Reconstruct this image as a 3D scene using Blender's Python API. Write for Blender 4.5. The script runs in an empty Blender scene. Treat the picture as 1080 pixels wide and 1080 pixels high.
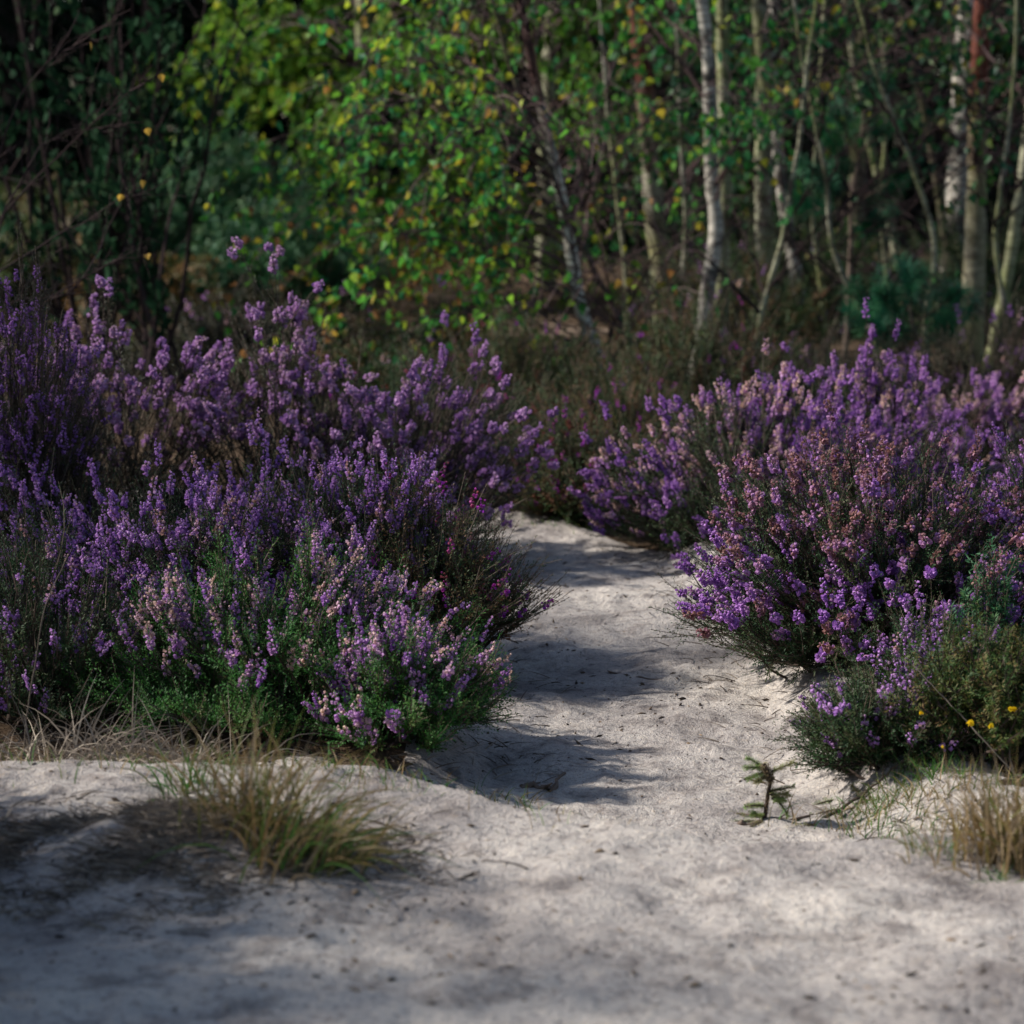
import bpy, math
import numpy as np
from mathutils import Vector

SC = bpy.context.scene
COL = SC.collection
R = math.radians
CAM = np.array([0.0, 0.0, 1.0]); PITCH = R(8.7); FPX = 2550.0

# ------------------------------------------------------------------ helpers
def at(px, py, Y):
    """world point at ground distance Y seen at pixel px,py of the 1080 photo"""
    d = np.array([(px-540)/FPX, 0, 0]) + (540-py)/FPX*np.array([0, math.sin(PITCH), math.cos(PITCH)]) \
        + np.array([0, math.cos(PITCH), -math.sin(PITCH)])
    return CAM + d*(Y/d[1])

def nrm(v): return v/np.maximum(np.linalg.norm(v, axis=-1, keepdims=True), 1e-9)
def smooth(a, b, x):
    t = np.clip((x-a)/(b-a), 0, 1); return t*t*(3-2*t)

_lat = np.random.default_rng(5).random((256, 256))
def vnoise(x, y, s=1.0, o=0):
    x = np.asarray(x)*s+o*17.3+1000; y = np.asarray(y)*s+o*7.7+1000
    i = np.floor(x).astype(int); j = np.floor(y).astype(int); fx = x-i; fy = y-j
    fx = fx*fx*(3-2*fx); fy = fy*fy*(3-2*fy)
    a = _lat[i % 256, j % 256]; b = _lat[(i+1) % 256, j % 256]
    c = _lat[i % 256, (j+1) % 256]; d = _lat[(i+1) % 256, (j+1) % 256]
    return (a*(1-fx)+b*fx)*(1-fy)+(c*(1-fx)+d*fx)*fy - .5

class MB:
    def __init__(s): s.v = []; s.l = []; s.n = []; s.r = []; s.o = 0
    def add(s, V, F, rnd):
        s.v.append(V.reshape(-1, 3)); s.r.append(np.broadcast_to(rnd, (len(s.v[-1]),)).astype(np.float32))
        for f in F:                                            # arrays (nf, k)
            s.l.append((f+s.o).ravel()); s.n.append(np.full(len(f), f.shape[1], np.int32))
        s.o += len(s.v[-1])
    def build(s, name, mat, parent=None, smooth_=False):
        me = bpy.data.meshes.new(name)
        if s.v:
            V = np.concatenate(s.v).astype(np.float32); L = np.concatenate(s.l).astype(np.int32); N = np.concatenate(s.n)
            me.vertices.add(len(V)); me.vertices.foreach_set('co', V.ravel())
            me.loops.add(len(L)); me.loops.foreach_set('vertex_index', L)
            me.polygons.add(len(N)); st = np.zeros(len(N), np.int32); st[1:] = np.cumsum(N)[:-1]
            me.polygons.foreach_set('loop_start', st)
            a = me.attributes.new('rnd', 'FLOAT', 'POINT'); a.data.foreach_set('value', np.concatenate(s.r))
            me.update(calc_edges=True)
            me.polygons.foreach_set('use_smooth', np.full(len(N), smooth_, bool))
        me.materials.append(mat)
        o = bpy.data.objects.new(name, me); COL.objects.link(o)
        if parent is not None:
            o.parent = parent
            o.matrix_parent_inverse = parent_inv(parent)
        return o

def parent_inv(p):
    from mathutils import Matrix
    return Matrix.Translation(-Vector(p.location)) if p.type == 'EMPTY' else Matrix.Identity(4)

def tag(o, label=None, cat=None, group=None, kind=None):
    if label: o['label'] = label
    if cat: o['category'] = cat
    if group: o['group'] = group
    if kind: o['kind'] = kind
    return o

def thing(name, label, cat, loc, group=None):
    o = bpy.data.objects.new(name, None); COL.objects.link(o)
    o.empty_display_size = .1
    o.location = [float(c) for c in loc]
    return tag(o, label, cat, group)

def scatter(mb, T, F, org, X, Y, Z, sc, rnd):
    T = np.asarray(T, float); n = len(org); k = len(T)
    sc = np.asarray(sc, float)
    if sc.ndim == 1: sc = sc[:, None]
    sc = np.broadcast_to(sc, (n, 3))
    V = org[:, None] + (T[None, :, 0:1]*sc[:, None, 0:1])*X[:, None] + (T[None, :, 1:2]*sc[:, None, 1:2])*Y[:, None] \
        + (T[None, :, 2:3]*sc[:, None, 2:3])*Z[:, None]
    off = (np.arange(n)*k)[:, None, None]
    FF = [(np.asarray(f)[None]+off).reshape(-1, len(f[0])) for f in F]
    mb.add(V, FF, np.repeat(np.broadcast_to(rnd, (n,)), k))

def frame(d, rng):
    z = nrm(d); a = rng.normal(size=z.shape); x = nrm(np.cross(a, z)); y = np.cross(z, x)
    return x, y, z

def bez(P0, P1, P2, t):
    t = t[..., None]
    p = (1-t)**2*P0+2*t*(1-t)*P1+t*t*P2
    d = 2*(1-t)*(P1-P0)+2*t*(P2-P1)
    return p, nrm(d)

def tubes(mb, P, rad, sides, rng, rnd=0.5):
    """P (n,m,3) polylines, rad (n,m)"""
    n, m, _ = P.shape
    T = nrm(np.gradient(P, axis=1)); mean = nrm(P[:, -1]-P[:, 0])
    ref = nrm(np.cross(mean, rng.normal(size=mean.shape)))
    x = nrm(ref[:, None]-(T*ref[:, None]).sum(-1, keepdims=True)*T); y = np.cross(T, x)
    a = np.arange(sides)*2*math.pi/sides
    V = P[:, :, None]+rad[:, :, None, None]*(np.cos(a)[:, None]*x[:, :, None]+np.sin(a)[:, None]*y[:, :, None])
    i, j, k = np.meshgrid(np.arange(n), np.arange(m-1), np.arange(sides), indexing='ij')
    k2 = (k+1) % sides; b = i*m*sides+j*sides
    F = np.stack([b+k, b+k2, b+sides+k2, b+sides+k], -1).reshape(-1, 4)
    mb.add(V, [F], np.repeat(np.broadcast_to(rnd, (n,)), m*sides))

def btubes(mb, P0, P1, P2, r0, r1, m, sides, rng, rnd=.5, wob=0):
    t = np.linspace(0, 1, m)[None].repeat(len(P0), 0)
    P, _ = bez(P0[:, None], P1[:, None], P2[:, None], t)
    if wob:
        w = rng.normal(size=P.shape)*wob; w[:, 0] = 0; P = P+w
    r0 = np.broadcast_to(r0, (len(P0),)); r1 = np.broadcast_to(r1, (len(P0),))
    tubes(mb, P, r0[:, None]*(1-t)+r1[:, None]*t, sides, rng, rnd)

# ------------------------------------------------------------------ materials
def newmat(name):
    m = bpy.data.materials.new(name); m.use_nodes = True; nt = m.node_tree; nt.nodes.clear()
    out = nt.nodes.new('ShaderNodeOutputMaterial'); return m, nt, out
def ramp(nt, stops, interp='LINEAR'):
    r = nt.nodes.new('ShaderNodeValToRGB'); e = r.color_ramp.elements; r.color_ramp.interpolation = interp
    while len(e) < len(stops): e.new(.5)
    for q, (p, c) in zip(e, stops): q.position = p; q.color = (*c, 1)
    return r
def noise(nt, scale, detail=4, rough=.6, vec=None):
    n = nt.nodes.new('ShaderNodeTexNoise'); n.inputs['Scale'].default_value = scale
    n.inputs['Detail'].default_value = detail; n.inputs['Roughness'].default_value = rough
    if vec is not None: nt.links.new(vec, n.inputs['Vector'])
    return n
def mix(nt, fac, a, b, mode='MIX'):
    m = nt.nodes.new('ShaderNodeMix'); m.data_type = 'RGBA'; m.blend_type = mode
    for s, v in ((m.inputs['Factor'], fac), (m.inputs['A'], a), (m.inputs['B'], b)):
        pass
    def put(sock, v):
        if hasattr(v, 'is_linked'): nt.links.new(v, sock)
        elif isinstance(v, (int, float)): sock.default_value = v
        else: sock.default_value = (*v, 1)
    put(m.inputs[0], fac); put(m.inputs[6], a); put(m.inputs[7], b)
    return m.outputs[2]

def leafmat(name, stops, trans=.35, rough=.55, spec=.25):
    m, nt, out = newmat(name); L = nt.links
    at_ = nt.nodes.new('ShaderNodeAttribute'); at_.attribute_name = 'rnd'
    r = ramp(nt, stops); L.new(at_.outputs['Fac'], r.inputs[0])
    p = nt.nodes.new('ShaderNodeBsdfPrincipled'); p.inputs['Roughness'].default_value = rough
    p.inputs['Specular IOR Level'].default_value = spec
    L.new(r.outputs[0], p.inputs['Base Color'])
    if trans > 0:
        t = nt.nodes.new('ShaderNodeBsdfTranslucent'); L.new(r.outputs[0], t.inputs['Color'])
        ms = nt.nodes.new('ShaderNodeMixShader'); ms.inputs[0].default_value = trans
        L.new(p.outputs[0], ms.inputs[1]); L.new(t.outputs[0], ms.inputs[2]); L.new(ms.outputs[0], out.inputs[0])
    else: L.new(p.outputs[0], out.inputs[0])
    return m

def barkmat(name, base, dark, green=None, red=None, redz=(1.2, 1.9), pale_z=None, bands=True):
    """birch bark: pale skin, dark lenticels and patches, moss film, coppery young bark higher up"""
    m, nt, out = newmat(name); L = nt.links
    tc = nt.nodes.new('ShaderNodeTexCoord'); mp = nt.nodes.new('ShaderNodeMapping')
    L.new(tc.outputs['Object'], mp.inputs[0]); mp.inputs['Scale'].default_value = (9, 9, 60)
    n1 = noise(nt, 1.6, 5, .65, mp.outputs[0])
    r1 = ramp(nt, [(.44, base), (.55, tuple(.55*b+.45*d for b, d in zip(base, dark))), (.66, dark)]); L.new(n1.outputs[0], r1.inputs[0])
    n2 = noise(nt, 9.0, 4, .6, tc.outputs['Object']); r2 = ramp(nt, [(.50, (0, 0, 0)), (.62, (.9, .9, .9))]); L.new(n2.outputs[0], r2.inputs[0])
    c = mix(nt, r2.outputs[0], r1.outputs[0], dark)
    if green:
        n3 = noise(nt, 3.0, 4, .6, tc.outputs['Object']); r3 = ramp(nt, [(.40, (0, 0, 0)), (.62, (.8, .8, .8))]); L.new(n3.outputs[0], r3.inputs[0])
        c = mix(nt, r3.outputs[0], c, green)
    if red:
        sp = nt.nodes.new('ShaderNodeSeparateXYZ'); L.new(tc.outputs['Object'], sp.inputs[0])
        mr = nt.nodes.new('ShaderNodeMapRange'); mr.inputs[1].default_value = redz[0]; mr.inputs[2].default_value = redz[1]
        n4 = noise(nt, 4, 3, .6, tc.outputs['Object'])
        ad = nt.nodes.new('ShaderNodeMath'); ad.operation = 'MULTIPLY_ADD'; ad.inputs[1].default_value = .9
        L.new(n4.outputs[0], ad.inputs[0]); L.new(sp.outputs[2], ad.inputs[2])
        sb = nt.nodes.new('ShaderNodeMath'); sb.operation = 'SUBTRACT'; sb.inputs[1].default_value = .45
        L.new(ad.outputs[0], sb.inputs[0]); L.new(sb.outputs[0], mr.inputs[0])
        rc = mix(nt, r1.outputs[0], tuple(.35*x for x in red), red)
        c = mix(nt, mr.outputs[0], c, rc)
    p = nt.nodes.new('ShaderNodeBsdfPrincipled'); p.inputs['Roughness'].default_value = .75
    p.inputs['Specular IOR Level'].default_value = .2
    L.new(c, p.inputs['Base Color'])
    b = nt.nodes.new('ShaderNodeBump'); b.inputs['Strength'].default_value = .6; b.inputs['Distance'].default_value = .006
    L.new(n1.outputs[0], b.inputs['Height']); L.new(b.outputs[0], p.inputs['Normal']); L.new(p.outputs[0], out.inputs[0])
    return m

M = {}
M['heather_leaf'] = leafmat('heather_leaf', [(0, (.012, .035, .012)), (.45, (.025, .062, .018)), (.75, (.05, .07, .022)), (1, (.075, .06, .03))], .25)
M['heather_green'] = leafmat('heather_green', [(0, (.018, .07, .014)), (.5, (.038, .15, .022)), (.8, (.075, .15, .03)), (1, (.09, .075, .03))], .3)
M['heather_dull'] = leafmat('heather_dull', [(0, (.018, .026, .012)), (.45, (.04, .045, .022)), (.75, (.065, .05, .03)), (1, (.08, .05, .035))], .25)
M['bell_leaf'] = leafmat('bell_leaf', [(0, (.015, .045, .014)), (.45, (.045, .08, .02)), (.72, (.11, .07, .026)), (1, (.17, .055, .03))], .25)
LIL = [(0, (.24, .10, .36)), (.25, (.40, .19, .52)), (.6, (.54, .29, .62)), (.8, (.58, .35, .58)), (.92, (.62, .40, .42)), (1, (.42, .24, .20))]
M['lilac'] = leafmat('lilac_flower', LIL, .35, .6)
M['bloom_soft'] = leafmat('soft_mauve_flower', [(0, (.25, .12, .32)), (.4, (.40, .21, .45)), (.8, (.52, .31, .53)), (1, (.38, .24, .32))], .35, .6)
M['bloom_rose'] = leafmat('rose_flower', [(0, (.29, .12, .42)), (.35, (.42, .20, .50)), (.65, (.54, .29, .56)), (.82, (.64, .42, .52)), (1, (.66, .46, .38))], .35, .6)
M['bloom_brown'] = leafmat('fading_flower', [(0, (.30, .12, .43)), (.35, (.46, .22, .57)), (.6, (.44, .23, .44)), (.8, (.36, .18, .22)), (1, (.27, .13, .11))], .35, .6)
M['bloom_bell'] = leafmat('bell_flower', [(0, (.30, .03, .42)), (.4, (.36, .04, .30)), (.65, (.28, .06, .08)), (1, (.16, .05, .03))], .3, .6)
M['stem'] = leafmat('woody_stem', [(0, (.035, .026, .022)), (.6, (.07, .05, .04)), (1, (.13, .10, .08))], 0, .85, .1)
M['gorse'] = leafmat('gorse_spine', [(0, (.016, .042, .012)), (.4, (.036, .08, .016)), (.7, (.085, .10, .022)), (1, (.16, .09, .035))], .2)
M['gorse_blue'] = leafmat('gorse_blue', [(0, (.014, .06, .028)), (.6, (.035, .12, .045)), (1, (.08, .14, .04))], .2)
M['gorse_flower'] = leafmat('gorse_flower', [(0, (.75, .48, .01)), (1, (.85, .62, .02))], .3)
M['grass'] = leafmat('grass_blade', [(0, (.03, .11, .02)), (.25, (.06, .16, .03)), (.45, (.14, .15, .04)), (.62, (.24, .15, .06)), (.8, (.30, .22, .12)), (1, (.22, .18, .14))], .35)
M['dry'] = leafmat('dead_grass', [(0, (.06, .048, .04)), (.5, (.17, .14, .115)), (1, (.34, .29, .23))], .15, .9, .1)
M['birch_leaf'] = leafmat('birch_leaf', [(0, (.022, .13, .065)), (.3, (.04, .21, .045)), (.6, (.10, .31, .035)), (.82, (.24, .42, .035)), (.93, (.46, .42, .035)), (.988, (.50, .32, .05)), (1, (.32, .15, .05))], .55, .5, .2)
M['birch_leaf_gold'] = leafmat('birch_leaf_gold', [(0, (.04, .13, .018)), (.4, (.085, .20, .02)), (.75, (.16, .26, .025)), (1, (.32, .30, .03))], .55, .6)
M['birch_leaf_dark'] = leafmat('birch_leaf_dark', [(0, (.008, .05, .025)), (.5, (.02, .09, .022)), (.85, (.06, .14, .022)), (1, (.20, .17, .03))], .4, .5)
M['buckthorn_leaf'] = leafmat('buckthorn_leaf', [(0, (.01, .03, .015)), (.6, (.02, .055, .025)), (1, (.05, .07, .03))], .25, .7, .03)
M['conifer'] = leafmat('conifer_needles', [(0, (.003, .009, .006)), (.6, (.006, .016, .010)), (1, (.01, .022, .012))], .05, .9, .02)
M['pine'] = leafmat('pine_needles', [(0, (.01, .08, .045)), (.6, (.02, .15, .06)), (1, (.06, .19, .06))], .2, .5)
M['bracken'] = leafmat('bracken_frond', [(0, (.05, .07, .02)), (.4, (.12, .09, .03)), (1, (.22, .12, .05))], .3)
M['twig'] = leafmat('birch_twig', [(0, (.03, .018, .018)), (.6, (.075, .042, .04)), (1, (.16, .11, .10))], 0, .7, .2)
M['bare'] = leafmat('bare_twig', [(0, (.02, .014, .014)), (1, (.05, .034, .034))], 0, .9, .05)
M['stick'] = leafmat('weathered_stick', [(0, (.05, .038, .03)), (1, (.16, .12, .095))], 0, .9, .1)
M['litter'] = leafmat('sand_litter', [(0, (.03, .024, .02)), (.6, (.10, .075, .055)), (.85, (.26, .18, .11)), (1, (.42, .34, .26))], 0, .95, .05)
M['seedling'] = leafmat('seedling_needles', [(0, (.22, .16, .10)), (.35, (.24, .25, .09)), (.7, (.18, .31, .09)), (1, (.30, .25, .12))], .4)
BW = (.30, .29, .23); BD = (.045, .035, .03)
M['bark_white'] = barkmat('bark_white', BW, BD, (.16, .17, .06))
M['bark_bright'] = barkmat('bark_bright', (.50, .46, .39), BD)
M['bark_mossy'] = barkmat('bark_mossy', (.36, .35, .24), (.05, .04, .03), (.13, .15, .04))
M['bark_red'] = barkmat('bark_red', (.27, .25, .18), BD, (.17, .16, .06), (.22, .06, .035), (.85, 1.3))
M['bark_dark'] = barkmat('bark_dark', (.075, .05, .045), (.035, .022, .022), (.10, .10, .04))
M['bark_copper'] = barkmat('bark_copper', (.66, .63, .52), (.05, .035, .03), None, (.055, .022, .02), (.92, 1.25))
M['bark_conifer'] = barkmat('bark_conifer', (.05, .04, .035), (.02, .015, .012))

def sandmat():
    m, nt, out = newmat('pale_sand'); L = nt.links
    tc = nt.nodes.new('ShaderNodeTexCoord'); o = tc.outputs['Object']
    n1 = noise(nt, 2.6, 6, .62, o); n2 = noise(nt, 14, 5, .65, o); n3 = noise(nt, 70, 4, .7, o); n4 = noise(nt, 420, 2, .7, o)
    base = ramp(nt, [(.34, (.27, .245, .235)), (.5, (.43, .395, .37)), (.66, (.55, .505, .46))]); L.new(n1.outputs[0], base.inputs[0])
    d = ramp(nt, [(.50, (1, 1, 1)), (.68, (.40, .375, .38))]); L.new(n2.outputs[0], d.inputs[0])
    c = mix(nt, .75, base.outputs[0], d.outputs[0], 'MULTIPLY')
    d3 = ramp(nt, [(.34, (.42, .40, .40)), (.47, (.95, .95, .95)), (.62, (1, .99, .96)), (.72, (1.25, 1.12, .95))]); L.new(n3.outputs[0], d3.inputs[0])
    c = mix(nt, .8, c, d3.outputs[0], 'MULTIPLY')
    d4 = ramp(nt, [(.32, (.35, .32, .30)), (.45, (.92, .92, .92)), (.6, (1.05, 1.04, 1.0)), (.68, (1.45, 1.2, .9))]); L.new(n4.outputs[0], d4.inputs[0])
    c = mix(nt, .8, c, d4.outputs[0], 'MULTIPLY')
    p = nt.nodes.new('ShaderNodeBsdfPrincipled'); p.inputs['Roughness'].default_value = .95; p.inputs['Specular IOR Level'].default_value = .08
    L.new(c, p.inputs['Base Color'])
    ad = nt.nodes.new('ShaderNodeMath'); ad.operation = 'MULTIPLY_ADD'; ad.inputs[1].default_value = .35
    L.new(n4.outputs[0], ad.inputs[0]); L.new(n3.outputs[0], ad.inputs[2])
    b = nt.nodes.new('ShaderNodeBump'); b.inputs['Strength'].default_value = .8; b.inputs['Distance'].default_value = .012
    L.new(ad.outputs[0], b.inputs['Height']); L.new(b.outputs[0], p.inputs['Normal']); L.new(p.outputs[0], out.inputs[0])
    return m
def soilmat():
    m, nt, out = newmat('heath_soil'); L = nt.links
    tc = nt.nodes.new('ShaderNodeTexCoord'); o = tc.outputs['Object']
    n1 = noise(nt, .5, 5, .6, o); n2 = noise(nt, 25, 5, .7, o)
    a = ramp(nt, [(.35, (.035, .028, .018)), (.5, (.075, .05, .032)), (.62, (.15, .10, .065)), (.72, (.20, .15, .10))]); L.new(n1.outputs[0], a.inputs[0])
    d = ramp(nt, [(.35, (.35, .35, .35)), (.6, (1, 1, 1))]); L.new(n2.outputs[0], d.inputs[0])
    c = mix(nt, .9, a.outputs[0], d.outputs[0], 'MULTIPLY')
    p = nt.nodes.new('ShaderNodeBsdfPrincipled'); p.inputs['Roughness'].default_value = 1; p.inputs['Specular IOR Level'].default_value = .05
    L.new(c, p.inputs['Base Color'])
    b = nt.nodes.new('ShaderNodeBump'); b.inputs['Strength'].default_value = .8; b.inputs['Distance'].default_value = .03
    L.new(n2.outputs[0], b.inputs['Height']); L.new(b.outputs[0], p.inputs['Normal']); L.new(p.outputs[0], out.inputs[0])
    return m
M['sand'] = sandmat(); M['soil'] = soilmat()

# ------------------------------------------------------------------ terrain
def edge_y(x): return np.interp(x, [-1.4, -.6, -.15, .03, .28, .5, .9], [3.45, 3.46, 3.42, 3.25, 3.09, 3.08, 3.22])
def p_left(y): return np.interp(y, [3.2, 3.5, 3.8, 4.05, 4.64, 5.2, 5.67, 6.0, 6.2, 6.5, 6.8, 7.6], [-.3, -.1, -.03, -.02, -.05, -.03, -.02, -.12, -.35, -1.0, -1.6, -2.6])
def p_right(y): return np.interp(y, [3.2, 3.5, 3.8, 4.05, 4.64, 5.2, 5.67, 6.0, 6.3, 6.6, 6.9, 7.7], [.8, .52, .47, .48, .44, .42, .38, .32, .24, -.1, -.8, -2.6])
def sand_mask(x, y):
    p = np.minimum(x-p_left(y)+.13*smooth(6.2, 5.6, y), p_right(y)+.24*smooth(6.2, 5.7, y)-x)
    f = edge_y(x)+.27-y
    return np.maximum(p, f)+.07*vnoise(x, y, 7, 1)+.04*vnoise(x, y, 22, 2)
FOOT = [(.14, 4.35, 1, .006), (.30, 4.62, 1.1, .005), (.16, 4.95, 1, .006), (.27, 5.28, 1.05, .005), (.33, 4.12, 1, .006), (.20, 3.86, 1.1, .006), (.20, 2.80, .9, .004), (-.1, 3.0, 1, .004)]
def height(x, y):
    x = np.asarray(x, float); y = np.asarray(y, float)
    p = np.minimum(x-p_left(y), p_right(y)-x); e = edge_y(x)
    plat = 1-smooth(e-.05, e+.13, y)
    bank = smooth(-.02, .16, -p)
    bank = bank*smooth(6.2, 5.7, y)
    h = np.maximum(.10*plat, .045*bank)-.03*(1-plat)*(1-bank)*smooth(6.6, 5.9, y)
    near = smooth(9, 6, y)*smooth(1.4, 2.2, y)
    h = h+near*(.022*vnoise(x, y, 3.2, 3)+.016*vnoise(x, y, 9, 4)+.010*vnoise(x, y, 24, 5)+.0055*vnoise(x, y, 60, 6))
    h = h+.065*np.exp(-(((x+.42)/.17)**2+((y-2.94)/.11)**2))          # turf hummock in the left foreground
    for fx, fy, fr, fd in FOOT:                                        # old footprints
        q = np.hypot((x-fx)/(.042), (y-fy)/(.085))*fr; h = h-fd*np.exp(-q**4)+fd*.45*np.exp(-((q-1.25)/.25)**2)
    h = h+.02*np.exp(-(((x-.75)/.15)**2+((y-3.3)/.15)**2))
    far = smooth(8, 14, np.abs(y)+0*x)
    h = h+.38*smooth(12.5, 19, y)*smooth(-.6, -1.8, x)
    return h+far*.25*vnoise(x, y, .35, 7)
def hz(x, y): return float(height(np.array([x]), np.array([y]))[0])

def axis(lo, hi, step, ends):
    c = list(np.arange(lo, hi, step)); s = step; a = c[-1]
    while a < ends[1]: s = min(s*1.25, 6); a += s; c.append(a)
    s = step; a = c[0]; pre = []
    while a > ends[0]: s = min(s*1.25, 6); a -= s; pre.append(a)
    return np.array(pre[::-1]+c)
def grid_obj(name, xs, ys, zf, mat, keep=None):
    X, Y = np.meshgrid(xs, ys); Z = zf(X, Y); nx = len(xs)
    V = np.stack([X, Y, Z], -1).reshape(-1, 3)
    i, j = np.meshgrid(np.arange(len(xs)-1), np.arange(len(ys)-1)); a = (j*nx+i)
    F = np.stack([a, a+1, a+nx+1, a+nx], -1).reshape(-1, 4)
    if keep is not None:
        kf = keep(X, Y).ravel(); F = F[kf[F].max(1)]
        u, inv = np.unique(F, return_inverse=True); V = V[u]; F = inv.reshape(-1, 4)
    mb = MB(); mb.add(V, [F], .5); return mb.build(name, mat, None, True)
g = grid_obj('ground', axis(-1.8, 1.8, .025, (-90, 90)), axis(1.6, 8.0, .025, (-40, 130)), height, M['soil']); tag(g, kind='structure')
def zsand(x, y): return height(x, y)-.012+.018*smooth(-.05, .06, sand_mask(x, y))
sp = grid_obj('sand_path', np.arange(-2.2, 1.9, .0125), np.arange(.9, 7.7, .0125), zsand, M['sand'], lambda x, y: sand_mask(x, y) > -.06)
tag(sp, kind='structure')

m_, nt_, out_ = newmat('brown_sand'); tc_ = nt_.nodes.new('ShaderNodeTexCoord'); n_ = noise(nt_, 6, 5, .65, tc_.outputs['Object'])
r_ = ramp(nt_, [(.35, (.09, .055, .032)), (.55, (.17, .115, .075)), (.7, (.22, .165, .12))]); nt_.links.new(n_.outputs[0], r_.inputs[0])
p_ = nt_.nodes.new('ShaderNodeBsdfPrincipled'); p_.inputs['Roughness'].default_value = 1; nt_.links.new(r_.outputs[0], p_.inputs['Base Color']); nt_.links.new(p_.outputs[0], out_.inputs[0])
def clearing(cx, cy, rx, ry):
    f = lambda x, y: 1-np.hypot((x-cx)/rx, (y-cy)/ry)+.5*vnoise(x, y, 1.3, 8)
    o = grid_obj('sand_clearing', np.arange(cx-rx*1.4, cx+rx*1.4, .08), np.arange(cy-ry*1.4, cy+ry*1.4, .08), lambda x, y: height(x, y)-.02+.026*smooth(-.1, .15, f(x, y)), m_, lambda x, y: f(x, y) > -.12)
    tag(o, kind='structure')
clearing(.12, 13.2, .6, 1.6); clearing(-2.6, 17.2, 1.5, 2.2)
# ------------------------------------------------------------------ plant generators
LEAF4 = np.array([(0, 0, 0), (.5, .12, .45), (0, 0, 1), (-.5, .12, .45)]); LEAF4F = [[(0, 1, 2, 3)]]
_a = np.arange(5)*2*math.pi/5
BELL = np.concatenate([[(0, 0, 0)], np.stack([.42*np.cos(_a), .42*np.sin(_a), np.full(5, .35)], 1),
                       np.stack([.5*np.cos(_a), .5*np.sin(_a), np.full(5, .95)], 1)])
BELLF = [[(0, 1+(i+1) % 5, 1+i) for i in range(5)], [(1+i, 1+(i+1) % 5, 6+(i+1) % 5, 6+i) for i in range(5)]]
# heart shaped toothed leaf folded along the midrib, tip along +z
BL = np.array([(0, 0, 0), (.26, .07, .02), (.46, .12, .22), (.40, .10, .45), (.2, .05, .74), (0, 0, 1.05),
               (-.2, .05, .74), (-.40, .10, .45), (-.46, .12, .22), (-.26, .07, .02), (0, 0, .4)])
BLF = [[(0, 1, 2, 10), (10, 2, 3, 4), (0, 10, 8, 9), (10, 6, 7, 8)], [(10, 4, 5), (10, 5, 6)]]
OV = np.array([(0, 0, 0), (.2, .04, .25), (.27, .06, .58), (.14, .03, .88), (0, -.02, 1), (-.14, .03, .88), (-.27, .06, .58), (-.2, .04, .25), (0, 0, .5)])
OVF = [[(0, 1, 2, 8), (8, 2, 3, 4), (0, 8, 6, 7), (8, 4, 5, 6)]]

def spines(mb, P0, P1, P2, n, ln, wd, spread, rng, rlo=0, rhi=1, t0=.05, t1=1.0, axr=.001, rsh=None):
    """n leaves/spines along each bezier shoot"""
    k = len(P0)
    t = (np.linspace(t0, t1, n)[None]+rng.uniform(-.5, .5, (k, n))*(t1-t0)/n).clip(0, 1)
    p, d = bez(P0[:, None], P1[:, None], P2[:, None], t)
    p = p.reshape(-1, 3); d = d.reshape(-1, 3)
    x, y, z = frame(d, rng)
    dirn = nrm(d*(1-spread)+x*spread+rng.normal(size=d.shape)*.12)
    X = nrm(np.cross(dirn, d)); Y = np.cross(dirn, X)
    L = rng.uniform(.7, 1.2, len(p))*ln
    rs = rng.uniform(rlo, rhi, (k, 1)) if rsh is None else rsh
    r = (rs+rng.normal(size=(k, n))*.12).clip(0, 1).ravel()
    scatter(mb, LEAF4, LEAF4F, p+x*axr, X, Y, dirn, np.stack([np.full(len(p), wd), np.full(len(p), wd), L], 1), r)

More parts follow.
